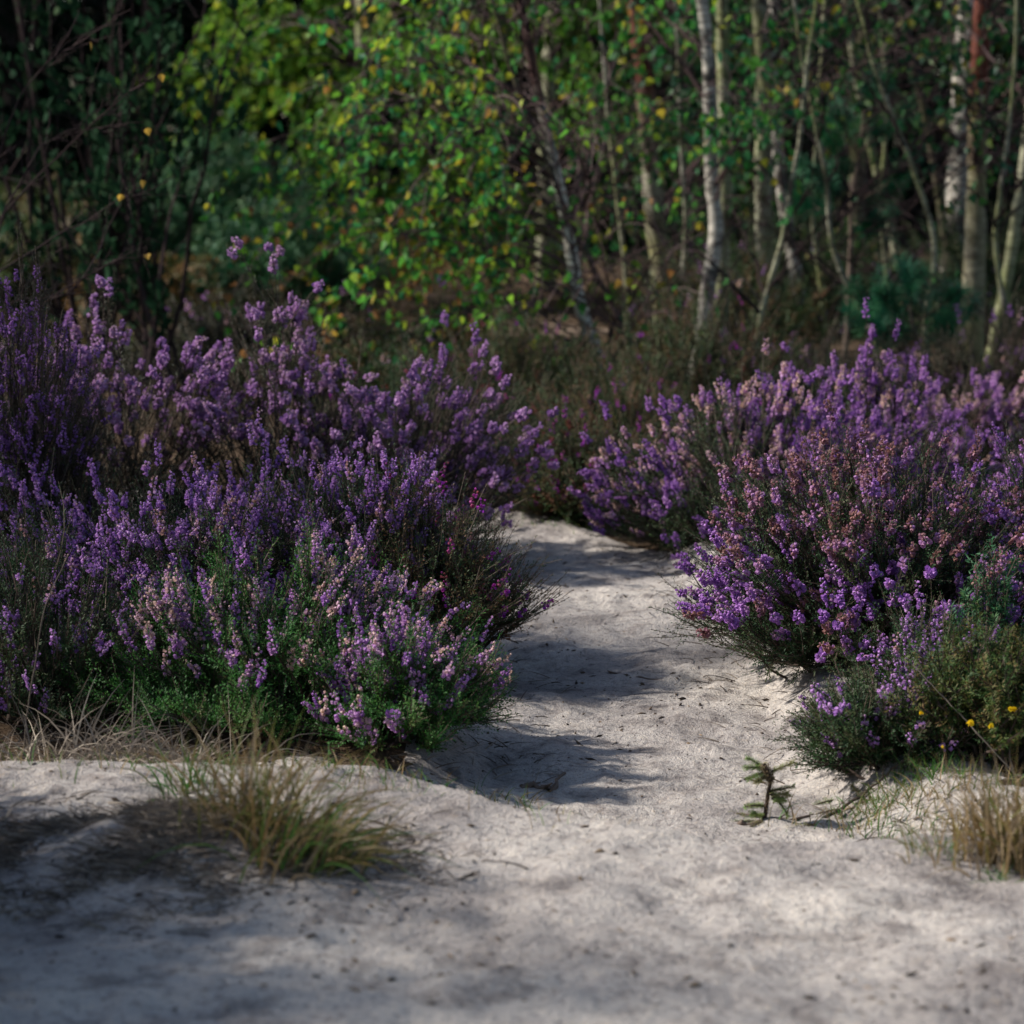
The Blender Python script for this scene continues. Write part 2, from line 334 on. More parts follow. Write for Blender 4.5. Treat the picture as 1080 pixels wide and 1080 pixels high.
def heather(name, label, cx, cy, rx, ry, h, seed, n_main=80, n_side=10, side_len=(.06, .15), fl=.65, fl_len=(.03, .075),
            fl_size=.0055, lean=(0, 0), leaf='heather_leaf', bloom='lilac', bl=(.1, .8), pale=.25, lo_fl=.3, cat='heather',
            group='heather plants along the path', nleaf=30, up=.75, topbrown=0, squash=.97, nfl=20, leafsz=1.0, extra=()):
    rng = np.random.default_rng(seed); z0 = hz(cx, cy); h = h-.55*side_len[1]; n_main = int(n_main*1.15)
    nsk = int(.3*n_main); n_main += nsk; u = np.sqrt(rng.uniform(0, 1, n_main)); u[-nsk:] = rng.uniform(.72, 1.03, nsk); th = rng.uniform(0, 2*math.pi, n_main)
    bx = rng.normal(size=n_main)*.22*rx; by = rng.normal(size=n_main)*.22*ry
    P0 = np.stack([cx+bx, cy+by, np.zeros(n_main)], 1); P0[:, 2] = height(P0[:, 0], P0[:, 1])-.01
    tx = cx+rx*np.cos(th)*u; ty = cy+ry*np.sin(th)*u
    hh = h*np.sqrt(np.maximum(1-squash*u*u, .02))*(1+.9*vnoise(tx, ty, 6, seed))*rng.uniform(.78, 1.02, n_main)
    hh[-nsk:] = np.minimum(hh[-nsk:], h*rng.uniform(.04, .28, nsk))
    P2 = np.stack([tx, ty, height(tx, ty)*0+z0+hh], 1); P2[:, 0] += lean[0]*hh/h; P2[:, 1] += lean[1]*hh/h
    P1 = P0+(P2-P0)*np.stack([rng.uniform(.45, .8, n_main)]*2+[rng.uniform(.3, .6, n_main)], 1)+rng.normal(size=P0.shape)*.012
    root = thing(name, label, cat, (cx, cy, z0), group)
    st = MB(); btubes(st, P0, P1, P2, rng.uniform(.0022, .004, n_main), .0009, 7, 4, rng, rng.uniform(0, .8, n_main), .003)
    # side shoots
    idx = np.repeat(np.arange(n_main), n_side); k = len(idx)
    t = rng.uniform(.10, 1, k)**.75
    S0, tan = bez(P0[idx], P1[idx], P2[idx], t)
    out = nrm((S0-np.array([cx, cy, z0]))*[1, 1, .3])
    uu = np.hypot((S0[:, 0]-cx)/rx, (S0[:, 1]-cy)/ry).clip(0, 1)[:, None]
    d = nrm(tan*.55+np.array([0, 0, up])*(1.1-.55*uu)+out*(.2+.35*uu)+rng.normal(size=S0.shape)*.33)
    L = rng.uniform(*side_len, k)[:, None]
    S2 = S0+d*L; S1 = S0+nrm(tan*.6+d)*L*.5+rng.normal(size=S0.shape)*.006
    S2[:, 2] += .12*L[:, 0]
    lowcut = S2[:, 2] > height(S2[:, 0], S2[:, 1])+.012
    S0, S1, S2, L = S0[lowcut], S1[lowcut], S2[lowcut], L[lowcut]
    if len(extra):                                             # long flowering stems standing clear of the bush
        E0 = np.array([e[0] for e in extra]); E2 = np.array([e[1] for e in extra]); E1 = (E0+E2)/2+rng.normal(size=E0.shape)*.02
        S0 = np.concatenate([S0, E0]); S1 = np.concatenate([S1, E1]); S2 = np.concatenate([S2, E2]); L = np.concatenate([L, np.linalg.norm(E2-E0, axis=1)[:, None]])
    k = len(S0)
    btubes(st, S0, S1, S2, .0013, .0005, 4, 3, rng, rng.uniform(.2, 1, k))
    st.build('stem', M['stem'], root)
    fo = MB(); rsh = (rng.uniform(0, .85, (k, 1)) + .25*vnoise(S2[:, 0], S2[:, 1], 9, seed)[:, None]).clip(0, 1)
    spines(fo, S0, S1, S2, nleaf, .0062*leafsz, .0024*leafsz, .55, rng, rsh=rsh, t1=.97, axr=.0012)
    # short leafy twigs
    nt_ = 3; i2 = np.repeat(np.arange(k), nt_); tt = rng.uniform(.05, .72, len(i2))
    W0, wt = bez(S0[i2], S1[i2], S2[i2], tt); wd = nrm(wt*.8+rng.normal(size=W0.shape)*.5+[0, 0, .2]); wl = rng.uniform(.016, .045, len(i2))[:, None]
    W2 = W0+wd*wl; W1 = (W0+W2)/2+[0, 0, -.002]
    spines(fo, W0, W1, W2, max(8, nleaf//3), .0056*leafsz, .0022*leafsz, .55, rng, rsh=np.repeat(rsh, nt_, 0), axr=.001)
    fo.build('foliage', M[leaf], root)
    # flower spikes on the shoots that reach the light
    rel = ((S2[:, 2]-z0)/h)
    edge = np.hypot((S2[:, 0]-cx-lean[0]*.6)/rx, (S2[:, 1]-cy)/ry)
    pr = fl*smooth(lo_fl-.2, lo_fl+.2, rel+.18*edge-.1)
    patch = .42+1.9*(vnoise(S2[:, 0], S2[:, 1], 8, seed+3)+.12)
    sel = rng.random(k) < pr*patch.clip(.15, 1.3)
    if len(extra): sel[-len(extra):] = True
    A0, A1, A2, AL = S0[sel], S1[sel], S2[sel], L[sel, 0]; n = len(A0)
    fb = MB(); nfl = int(nfl*1.35)
    if n:
        fl_l = rng.uniform(*fl_len, n); ts = (1-fl_l/AL).clip(.05, .85)
        f = np.linspace(0, 1, nfl)[None].repeat(n, 0)+rng.uniform(-.5, .5, (n, nfl))/nfl
        f = f.clip(0, 1); t = ts[:, None]+(1-ts[:, None])*f
        p, d = bez(A0[:, None], A1[:, None], A2[:, None], t); p = p.reshape(-1, 3); d = d.reshape(-1, 3)
        x, y, z = frame(d, rng); droop = nrm(x*1.0+d*.25+np.array([0, 0, -.25])+rng.normal(size=d.shape)*.2)
        X, Y, Z = frame(droop, rng)
        size = 1.02*fl_size*(1.12-.55*f.ravel()**2)*rng.uniform(.5, 1.25, n*nfl)
        rs = rng.uniform(bl[0], bl[1], n)
        pp = pale*(1+3.2*vnoise(A2[:, 0], A2[:, 1], 6, seed+9)).clip(0, 3); rs = np.where(rng.random(n) < pp, rng.uniform(.78, 1.0, n), rs+.3*vnoise(A2[:, 0], A2[:, 1], 9, seed+5))
        if topbrown: rs = np.where(rng.random(n) < topbrown*smooth(.55, .95, rel[sel]), rng.uniform(.6, 1, n), rs)
        r = (rs[:, None]+.14*rng.normal(size=(n, nfl))+.16*(f-.6)).clip(0, 1).ravel()
        keep = rng.random(n*nfl) < .9
        scatter(fb, BELL, BELLF, (p+x*fl_size*rng.uniform(.08, .5, (n*nfl, 1)))[keep], X[keep], Y[keep], Z[keep], size[keep], r[keep])
        fb.build('blossom', M[bloom], root)
    return root

def gorse(name, label, cx, cy, rx, ry, h, seed, n_main=40, n_side=9, mat='gorse', side=(.05, .12), spine=.011, group=None, nsp=40, rsh=(.1, .9), up=.6, squash=.8, cat='gorse bush'):
    rng = np.random.default_rng(seed); z0 = hz(cx, cy); n = n_main
    th = rng.uniform(0, 2*math.pi, n); u = np.sqrt(rng.random(n))
    P0 = np.stack([cx+rng.normal(size=n)*.2*rx, cy+rng.normal(size=n)*.2*ry, np.zeros(n)], 1); P0[:, 2] = height(P0[:, 0], P0[:, 1])-.01
    hh = h*np.sqrt(1-squash*u*u)*rng.uniform(.7, 1.05, n)
    P2 = np.stack([cx+rx*np.cos(th)*u, cy+ry*np.sin(th)*u, z0+hh], 1)
    P1 = P0+(P2-P0)*[.6, .6, .45]
    root = thing(name, label, cat, (cx, cy, z0), group)
    st = MB(); btubes(st, P0, P1, P2, .005*h/.3, .0015, 7, 5, rng, rng.uniform(0, .8, n), .004)
    idx = np.repeat(np.arange(n), n_side); k = len(idx); t = rng.uniform(.3, 1, k)
    S0, tan = bez(P0[idx], P1[idx], P2[idx], t)
    d = nrm(tan*.6+[0, 0, up]+rng.normal(size=S0.shape)*.4); L = rng.uniform(*side, k)[:, None]
    S2 = S0+d*L; S1 = (S0+S2)/2+rng.normal(size=S0.shape)*.004
    btubes(st, S0, S1, S2, .0018, .0007, 3, 3, rng, .5); st.build('stem', M['stem'], root)
    fo = MB(); spines(fo, S0, S1, S2, nsp, spine, spine*.2, .68, rng, *rsh)
    i2 = np.repeat(np.arange(k), 4); W0, wt = bez(S0[i2], S1[i2], S2[i2], rng.uniform(.1, .9, len(i2)))
    wd = nrm(wt*.6+rng.normal(size=W0.shape)*.6); W2 = W0+wd*rng.uniform(.15, .4, (len(i2), 1))*np.repeat(L, 4, 0)
    spines(fo, W0, (W0+W2)/2, W2, nsp//3, spine*.9, spine*.2, .68, rng, *rsh)
    spines(fo, P0, P1, P2, nsp, spine, spine*.2, .7, rng, *rsh, t0=.25)
    fo.build('foliage', M[mat], root)
    return root, S2

def blades(mb, base, tip, ctrl, wid, rng, rnd, m=6):
    n = len(base); t = np.linspace(0, 1, m)[None].repeat(n, 0)
    P, T = bez(base[:, None], ctrl[:, None], tip[:, None], t)
    a = rng.normal(size=(n, 3)); a[:, 2] *= .2
    X = nrm(np.cross(T, a[:, None])); w = wid[:, None]*(1-t**2*.93)
    V = np.stack([P-X*w[..., None]*.5, P+X*w[..., None]*.5], 2)
    i, j = np.meshgrid(np.arange(n), np.arange(m-1), indexing='ij'); b = i*m*2+j*2
    F = np.stack([b, b+1, b+3, b+2], -1).reshape(-1, 4)
    mb.add(V, [F], np.repeat(rnd, m*2))

def tussock(name, label, cx, cy, rad, n, ln, seed, lean=(0, 0), flop=.5, wid=.0026, rr=(0, 1), group=None, mat='grass', parent=None, cat='grass'):
    rng = np.random.default_rng(seed); z0 = hz(cx, cy)
    b = np.stack([cx+rng.normal(size=n)*rad*.55, cy+rng.normal(size=n)*rad*.45, np.zeros(n)], 1); b[:, 2] = height(b[:, 0], b[:, 1])-.004
    L = rng.uniform(ln[0], ln[1], n)[:, None]; o = rng.normal(size=(n, 3))*[1, 1, 0]*flop+np.array([*lean, 0])+(b-[cx, cy, 0])*[1, 1, 0]/max(rad, .01)*flop*.7
    d = nrm(o+[0, 0, 1.0])
    tip = b+d*L; tip[:, 2] -= (L[:, 0]*np.linalg.norm(o, axis=1)*.22).clip(0, .09)
    gz = height(tip[:, 0], tip[:, 1])+.004; tip[:, 2] = np.maximum(tip[:, 2], gz)
    ctrl = b+nrm(o*.4+[0, 0, 1.0])*L*.55
    mb = MB(); blades(mb, b, tip, ctrl, wid*rng.uniform(.6, 1.3, n), rng, rng.uniform(*rr, n))
    o_ = mb.build(name, M[mat]); return tag(o_, label, cat, group) if label else o_

def spline(pts, m):
    pts = np.array(pts, float); k = len(pts); s = np.linspace(0, k-1, m); i = np.clip(s.astype(int), 0, k-2); f = (s-i)[:, None]
    p = lambda q: pts[np.clip(q, 0, k-1)]
    a, b, c, d = p(i-1), p(i), p(i+1), p(i+2)
    return .5*((2*b)+(c-a)*f+(2*a-5*b+4*c-d)*f**2+(3*b-a-3*c+d)*f**3)

def birch(name, label, pts, r0, r1, bark, seed, n_limb=16, limb=(.7, 1.4), bias=(0, 0, 0), leaf='birch_leaf', lsize=.042, rr=(0, .75), t0=.12, ntw=8, nlf=6,
          sub=3, group='birch trees beyond the heath', cat='birch tree', up=.9, root_flare=1.35, droop=.25, twig='twig', limb_r=.32, tube_sides=14, fill=None, gold_low=0):
    rng = np.random.default_rng(seed); P = spline(pts, 60); P = P+np.cumsum(rng.normal(size=P.shape)*[.0014, .0014, 0], 0)
    root = thing(name, label, cat, P[0], group)
    t = np.linspace(0, 1, 60); rad = (r0*(1-t)+r1*t)*(1+(root_flare-1)*np.exp(-t*22))*(1+.05*rng.normal(size=60))
    tr = MB(); tubes(tr, P[None], rad[None], tube_sides, rng); tr.build('trunk', M[bark], root, True)
    n = n_limb; tl = np.sort(rng.uniform(t0, 1, n)); ii = (tl*59).astype(int); B0 = P[ii]
    az = rng.uniform(0, 2*math.pi, n); d = nrm(np.stack([np.cos(az), np.sin(az), rng.uniform(.45, 1.2, n)*up], 1)+np.array(bias))
    L = rng.uniform(*limb, n)[:, None]*(1-.45*tl[:, None])
    B2 = B0+d*L; B1 = B0+nrm(d+[0, 0, .25])*L*.5; B2[:, 2] -= droop*.4*L[:, 0]
    br = MB(); btubes(br, B0, B1, B2, (rad[ii]*limb_r*rng.uniform(.7, 1.3, n)).clip(.004, .02), .0016, 9, 6, rng, rng.uniform(0, .8, n), .008)
    idx = np.repeat(np.arange(n), ntw); k = len(idx); tt = rng.uniform(.2, 1, k)
    T0, tg = bez(B0[idx], B1[idx], B2[idx], tt); td = nrm(tg*.9+rng.normal(size=T0.shape)*.55+[0, 0, .1]); TL = rng.uniform(.16, .5, k)[:, None]*(L[idx]/L.mean()).clip(.5, 1.3)
    T2 = T0+td*TL; T1 = T0+nrm(td+[0, 0, .3])*TL*.5; T2[:, 2] -= droop*TL[:, 0]
    btubes(br, T0, T1, T2, .0028, .0011, 6, 4, rng, rng.uniform(0, 1, k), .005)
    i2 = np.repeat(np.arange(k), sub); U0, ug = bez(T0[i2], T1[i2], T2[i2], rng.uniform(.25, 1, len(i2)))
    ud = nrm(ug*.8+rng.normal(size=U0.shape)*.5+[0, 0, -.1]); UL = rng.uniform(.06, .2, len(i2))[:, None]
    U2 = U0+ud*UL; U1 = (U0+U2)/2+[0, 0, .01]; U2[:, 2] -= droop*UL[:, 0]
    btubes(br, U0, U1, U2, .0013, .0007, 4, 3, rng, rng.uniform(0, 1, len(i2)))
    br.build('branches', M[twig], root)
    fo = MB()
    if nlf:
        A0 = np.concatenate([T0, U0]); A1 = np.concatenate([T1, U1]); A2 = np.concatenate([T2, U2])
        i3 = np.repeat(np.arange(len(A0)), nlf); q, dq = bez(A0[i3], A1[i3], A2[i3], rng.uniform(.2, 1, len(i3)))
        if fill is not None:
            ok = rng.random(len(q)) < fill(q); q = q[ok]; dq = dq[ok]
        ld = nrm(dq*.25+rng.normal(size=q.shape)*.55+[0, 0, -.65]); X, Y, Z = frame(ld, rng)
        pet = q+nrm(dq*.3+rng.normal(size=q.shape)*.5+[0, 0, -.3])*.014
        base = rng.uniform(*rr, len(q))**1.15+.15*vnoise(q[:, 0]+q[:, 2]*.7, q[:, 1], 3, seed)
        r = np.where(rng.random(len(q)) < .07, rng.uniform(.85, 1, len(q)), base)
        r = (r+gold_low*(rng.random(len(q)) < .5)*smooth(1.0, .45, q[:, 2])).clip(0, 1)
        s = lsize*rng.uniform(.6, 1.15, len(q))
        scatter(fo, BL, BLF, pet, X, Y, Z, np.stack([s*rng.uniform(.8, 1, len(q)), s*rng.uniform(.3, 2.0, len(q)), s], 1), r)
        fo.build('crown', M[leaf], root)
    return root

# ------------------------------------------------------------------ heather, left of the path
H = heather
H('heather_bush', 'low bright green heather with pale pink tips, dry grass along its foot', -.40, 3.98, .34, .25, .255, 11, 110, 12, (.05, .10), .55, (.025, .055),
  .0056, leaf='heather_green', bloom='rose_flower' if 0 else 'bloom_rose', bl=(.2, .75), pale=.35, lo_fl=.75, nleaf=36, squash=.9)
H('heather_bush', 'small green heather with sparse pink sprigs spilling over the sand at the path edge', -.19, 3.86, .13, .2, .2, 12, 55, 12, (.05, .11), .6, (.03, .06),
  .0062, lean=(.01, -.02), leaf='heather_green', bloom='bloom_rose', bl=(.2, .7), pale=.35, lo_fl=.6, nleaf=36, squash=.9)
H('heather_bush', 'large lilac heather in full flower behind the low green one', -.62, 4.66, .42, .34, .39, 13, 130, 11, (.06, .15), .56, (.02, .045), .0056, bl=(.15, .65), pale=.08, lo_fl=.4, nfl=22)
H('heather_bush', 'lilac heather with upright spikes between the large lilac one and reddish bell heather', -.31, 4.70, .22, .28, .38, 14, 70, 12, (.06, .15), .55, (.022, .055), .0056, bl=(.2, .7), pale=.15, lo_fl=.4, nfl=24)
H('bell_heather', 'reddish green bell heather with magenta bells leaning out over the path', -.17, 4.62, .16, .22, .33, 15, 85, 11, (.07, .17), .14, (.012, .03), .0062, lean=(.05, -.02),
  leaf='bell_leaf', bloom='bloom_bell', bl=(.05, .6), pale=.15, lo_fl=.5, cat='bell heather', nfl=9, nleaf=36)
H('heather_bush', 'dark heather in shade at the left edge with only a few flower sprigs', -.80, 4.02, .16, .22, .30, 16, 55, 11, (.06, .12), .18, (.025, .05), .0052, bl=(.1, .5), lo_fl=.3)
H('heather_bush', 'tall mauve heather at the back left, brown inside, soft flower heads along its top', -.98, 5.75, .36, .36, .60, 17, 110, 10, (.05, .11), .5, (.02, .042), .0082, leaf='heather_dull', bloom='bloom_soft', bl=(.2, .8), lo_fl=.55, up=.4, nfl=22)
H('heather_bush', 'brown twiggy mauve heather with two stems of bloom rising well above its top', -.55, 5.85, .33, .36, .58, 18, 110, 10, (.05, .12), .5, (.02, .042), .0082, leaf='heather_dull', bloom='bloom_soft', bl=(.2, .8), lo_fl=.6, up=.35, nfl=22,
  extra=[(at(285, 330, 5.8), at(247, 250, 5.7)), (at(292, 320, 5.8), at(282, 258, 5.75)), (at(292, 330, 5.8), at(296, 260, 5.8)), (at(300, 350, 5.7), at(340, 298, 5.6)), (at(110, 350, 5.8), at(104, 292, 5.7)), (at(270, 310, 5.8), at(240, 262, 5.75))])
H('heather_bush', 'open leggy mauve heather reaching sideways over the bend of the path', -.28, 5.85, .28, .34, .46, 19, 70, 10, (.08, .17), .5, (.02, .042), .0082, lean=(.10, 0), leaf='heather_dull', bloom='bloom_soft', bl=(.2, .7), lo_fl=.35, up=.25, nfl=22)
H('heather_bush', 'dense dark violet heather mound at the left, under bare twigs', -1.04, 5.05, .20, .22, .60, 20, 110, 12, (.05, .10), .5, (.02, .045), .0048, leaf='heather_dull', bloom='lilac', bl=(0, .25), pale=0, lo_fl=.5)
# ------------------------------------------------------------------ heather, right of the path
H('heather_bush', 'violet heather with pale pink tips right of the bend, below birch trunks', .60, 6.02, .36, .30, .42, 31, 130, 12, (.07, .16), .6, (.02, .048), .0068, lean=(-.05, 0), up=.45, bloom='bloom_rose', bl=(.0, .45), pale=.33, lo_fl=.25, nfl=24)
H('heather_bush', 'magenta violet heather standing behind the browning one, pink spikes along its ridge', .92, 6.25, .36, .30, .43, 32, 90, 12, (.07, .16), .6, (.02, .048), .0068, up=.45, bloom='bloom_rose', bl=(.05, .5), pale=.3, lo_fl=.35, nfl=24)
H('heather_bush', 'broad heather with browning flower heads on top bulging over the right of the path', .715, 4.50, .335, .40, .38, 33, 190, 12, (.07, .16), .5, (.02, .045), .0070, lean=(-.03, -.02), bloom='bloom_brown', bl=(.1, .45), pale=.1, topbrown=.95, lo_fl=.40, up=.3, nfl=22)
H('heather_bush', 'heather thick with blue violet spikes at the right edge beside the browning one', 1.06, 4.63, .28, .34, .40, 34, 100, 12, (.07, .16), .62, (.03, .065), .0070, bloom='bloom_brown', bl=(.05, .4), pale=.08, topbrown=.25, lo_fl=.25, up=.5, nfl=24)
H('heather_bush', 'spreading dark green heather with small lilac bells beside the yellow flowered gorse', .585, 3.73, .10, .12, .14, 35, 46, 11, (.05, .10), .13, (.012, .035), .0058, lean=(-.03, -.01), leaf='heather_leaf', bl=(.35, .75), pale=.1, lo_fl=.35, nfl=9, up=.35, nleaf=40)
H('heather_bush', 'little heather sprays of lilac rising behind the yellow flowered gorse', .70, 3.90, .08, .10, .22, 36, 30, 9, (.06, .11), .24, (.03, .055), .0056, leaf='heather_leaf', bl=(.35, .7), pale=.15, lo_fl=.3, nfl=14)
H('heather_bush', 'far small heather with dusty pink heads at the foot of the right hand trunks', 1.42, 7.5, .34, .25, .28, 37, 60, 9, (.06, .14), .6, (.03, .07), .008, bloom='bloom_rose', bl=(.3, .9), lo_fl=.4, leaf='heather_dull')
# ------------------------------------------------------------------ shrubs where the path bends
H('bell_heather', 'rust brown bell heather with magenta dots where the path bends left', .20, 6.50, .26, .20, .28, 41, 100, 11, (.06, .14), .10, (.012, .03), .0065, leaf='bell_leaf', bloom='bloom_bell', bl=(.05, .6), lo_fl=.3, cat='bell heather', nfl=8, leafsz=1.2, group='shrubs behind the bend')
H('bell_heather', 'green and brown heath shrub behind the rusty bell heather, under the leaning birch', .34, 7.5, .36, .26, .34, 42, 80, 10, (.07, .16), .06, (.012, .03), .0065, leaf='bell_leaf', bloom='bloom_bell', bl=(.05, .4), lo_fl=.3, cat='bell heather', nfl=7, leafsz=1.3, group='shrubs behind the bend')
H('heath_shrub', 'dull green heath shrub behind the leggy mauve heather', -.22, 7.7, .40, .3, .36, 43, 70, 10, (.07, .16), .05, (.02, .04), .009, leaf='heather_leaf', bloom='bloom_bell', cat='shrub', nfl=6, leafsz=1.4, group='shrubs behind the bend')
H('heath_shrub', 'purple brown heath shrub at the foot of the white birch pair', .95, 8.6, .55, .35, .36, 44, 90, 10, (.08, .18), .1, (.03, .06), .009, leaf='heather_dull', bloom='bloom_rose', bl=(0, .2), cat='shrub', nfl=10, leafsz=1.5, group='shrubs behind the bend')
H('heath_shrub', 'dark heath shrub at the right edge below the mossy trunk', 1.75, 8.8, .5, .35, .5, 45, 80, 10, (.08, .18), .2, (.03, .06), .009, leaf='heather_dull', bloom='bloom_rose', bl=(0, .3), cat='shrub', nfl=10, leafsz=1.5, group='shrubs behind the bend')

H('heath_shrub', 'rusty olive heath shrub hiding the foot of the brightest white birch', .62, 8.3, .42, .3, .46, 49, 95, 10, (.08, .18), .08, (.015, .03), .0065, leaf='bell_leaf', bloom='bloom_bell', bl=(.05, .5), cat='shrub', nfl=7, leafsz=1.5, group='shrubs behind the bend')
H('heath_shrub', 'rusty heath shrub left of the leaning birch foot, above the bend', .02, 8.5, .40, .3, .40, 50, 85, 10, (.08, .18), .06, (.015, .03), .0065, leaf='bell_leaf', bloom='bloom_bell', bl=(.05, .5), cat='shrub', nfl=7, leafsz=1.5, group='shrubs behind the bend')
# the heath going on beyond both sides of the picture
for lab, x, y, rx, h_, sd, bl_ in (('lilac heather right of the blue violet one', 1.52, 4.45, .36, .45, 501, 'lilac'), ('rose heather behind and right of the blue violet one', 1.55, 5.45, .38, .48, 502, 'bloom_rose'),
                      ('browning heather right of the magenta violet one', 1.75, 6.5, .40, .48, 503, 'bloom_brown'), ('low lilac heather right of the yellow flowered gorse', 1.22, 3.82, .26, .28, 504, 'lilac'),
                      ('mauve heather left of the tall mauve one', -1.75, 5.9, .38, .5, 505, 'bloom_soft'), ('dull heather behind the tall mauve one at the left', -1.75, 7.2, .45, .5, 506, 'bloom_soft'),
                      ('rose heather at the right, below the leaning mossy birch', 2.35, 7.4, .45, .5, 507, 'bloom_rose')):
    H('heather_bush', lab, x, y, rx, rx*.95, h_, sd, 70, 9, (.07, .16), .6, (.025, .055), .0072, bloom=bl_, bl=(.1, .6), group='heather plants along the path', nleaf=24)
# unseen heathers added just left of the picture to shade foreground and left edge
H('heather_bush', 'unseen grey green heather added to shade the left foreground sand', -1.15, 2.90, .36, .36, .74, 46, 170, 12, (.07, .16), .4, (.03, .06), .007, bl=(.1, .5))
H('heather_bush', 'unseen heather added to shade the nearest strip of foreground sand', -1.02, 2.42, .32, .28, .74, 48, 110, 11, (.07, .16), .4, (.03, .06), .007, bl=(.1, .5))
H('heather_bush', 'unseen tall heather added beyond the left edge to shade the heather there', -1.50, 4.15, .34, .34, .95, 47, 60, 9, (.07, .16), .4, (.03, .06), .007, bl=(.1, .5))
for lab, x, y, rx, hh_, sd in (('dark green undergrowth clump behind the white birch pair', 1.5, 12.6, .8, .6, 401), ('dull undergrowth clump behind the low bushy pine', 2.35, 12.2, .7, .65, 402), ('dim undergrowth clump deep behind the dark birch wood floor', 1.6, 15.0, 1.0, .7, 403),
                        ('olive undergrowth clump left of the leaning birch, behind the leggy mauve heather', -.35, 9.3, .6, .38, 406), ('brownish undergrowth clump below the left edge of the golden birch', -1.1, 10.2, .6, .36, 407),
                        ('brown green undergrowth clump right of the pale clearing', .95, 11.0, .45, .45, 404), ('shaded undergrowth clump at the far right edge', 2.9, 13.5, .9, .8, 405)):
    H('undergrowth_bush', lab, x, y, rx, .6, hh_, sd, 80, 10, (.1, .25), .04, (.03, .06), .012, leaf='bell_leaf' if sd in (404, 406) else 'heather_dull' if sd == 407 else 'heather_leaf', bloom='bloom_rose', cat='bush', nfl=6, leafsz=3.2, group='undergrowth below the birches', nleaf=22)
# ------------------------------------------------------------------ gorse
gr, tips = gorse('gorse_bush', 'low olive gorse with a few yellow flowers at the right edge of the sand', .745, 3.68, .135, .13, .17, 51, 70, 8, 'gorse', (.04, .10), .0095, nsp=44)
rng = np.random.default_rng(3)
PET = np.array([(-.5, 0, .1), (-.25, .25, .7), (0, .3, .85), (.25, .25, .7), (.5, 0, .1), (0, -.1, 0)])
def yellow(p, s, sd):
    r_ = np.random.default_rng(sd); mb = MB(); o = np.array([p]*4)
    d = np.array([(0, -.3, 1.), (-.8, -.6, .5), (.8, -.6, .5), (.1, -1, .15)])+r_.normal(size=(4, 3))*.4
    X, Y, Z = frame(d, r_); X = nrm(np.cross(np.array([[0, -1, .2]]).repeat(4, 0), Z)); Y = np.cross(Z, X)
    scatter(mb, PET, [[(0, 1, 2, 5), (5, 2, 3, 4)]], o, X, Y, Z, np.array([1.0, .75, .6, .5])*s*.9, r_.random(4))
    mb.build('flower', M['gorse_flower'], gr)
for i, (px, py, Y, s) in enumerate([(1023, 764, 3.54, .014), (1045, 767, 3.55, .010), (1068, 749, 3.56, .015), (971, 752, 3.56, .010), (994, 788, 3.54, .006)]):
    yellow(at(px, py, Y), s, i)
gorse('gorse_bush', 'upright blue green gorse shoots behind the yellow flowered gorse', .80, 3.94, .05, .05, .29, 52, 7, 6, 'gorse_blue', (.05, .12), .012, nsp=46, up=1.2)
gorse('gorse_bush', 'soft blue green gorse growing under the golden birch in the distance', -1.75, 13.6, .75, .5, .95, 53, 60, 9, 'gorse_blue', (.15, .35), .045, group='distant gorse', nsp=40)
gorse('gorse_bush', 'grey green gorse clump beside the brown bracken in the distance', -1.15, 12.0, .5, .4, .55, 54, 50, 9, 'gorse_blue', (.12, .3), .04, group='distant gorse', nsp=40)
gorse('gorse_bush', 'dull green gorse below the dark leaved bushes at the far left', -2.6, 12.5, .7, .5, .7, 55, 50, 9, 'gorse', (.15, .35), .045, group='distant gorse', nsp=40)

# ------------------------------------------------------------------ birches
def trunk(pxs, Y, ztop=5.5):
    pts = [at(px, py, Y) for px, py in pxs]            # base first
    pts[0][2] = hz(pts[0][0], pts[0][1])-.03
    d = pts[-1]-pts[-2]; d = d/np.linalg.norm(d); last = pts[-1]
    k = max(1, int(round((ztop-last[2])/.9)))
    for i in range(1, k+1): pts.append(last+d*((ztop-last[2])/d[2])*i/k+np.array([.03*math.sin(i*2+Y), .02*i, 0]))
    return pts
birch('birch_tree', 'slender leaning birch with a white lower trunk, dark purple top and wide leafy branches', trunk([(645, 408), (632, 385), (612, 320), (598, 240), (582, 165), (565, 80), (550, 0)], 9.6, 3.6),
      .033, .010, 'bark_copper', 61, 54, (.7, 1.45), (-.5, -.15, -.12), 'birch_leaf', .041, (.1, .95), .04, 9, 4, 3, limb_r=.27, gold_low=.34, droop=.4, fill=lambda q: np.where(q[:, 0] < .12-.25*(q[:, 2]-.4), np.interp(q[:, 2], [.3, .9, 1.2, 2], [.9, .72, .32, .30]), .10))
birch('birch_tree', 'thin dark stemmed birch crossing in front of the leaning white one', trunk([(690, 425), (668, 370), (640, 310), (612, 255), (588, 195), (545, 90), (520, 0)], 9.3, 3.0),
      .013, .005, 'bark_dark', 62, 24, (.6, 1.3), (-.7, -.1, 0), 'birch_leaf', .043, (.1, .92), .06, 9, 3, 3, fill=lambda q: np.where(q[:, 0] < .12-.25*(q[:, 2]-.4), .5, .10), limb_r=.45, root_flare=1.1)
birch('birch_tree', 'birch with coppery red upper bark and a mottled white foot behind the leaning one', trunk([(704, 362), (698, 300), (690, 240), (684, 180), (678, 90), (668, 0)], 12.2, 5.5),
      .058, .03, 'bark_red', 63, 16, (.7, 1.4), (.0, 0, 0), 'birch_leaf', .048, (.1, .8), .2, 8, 2)
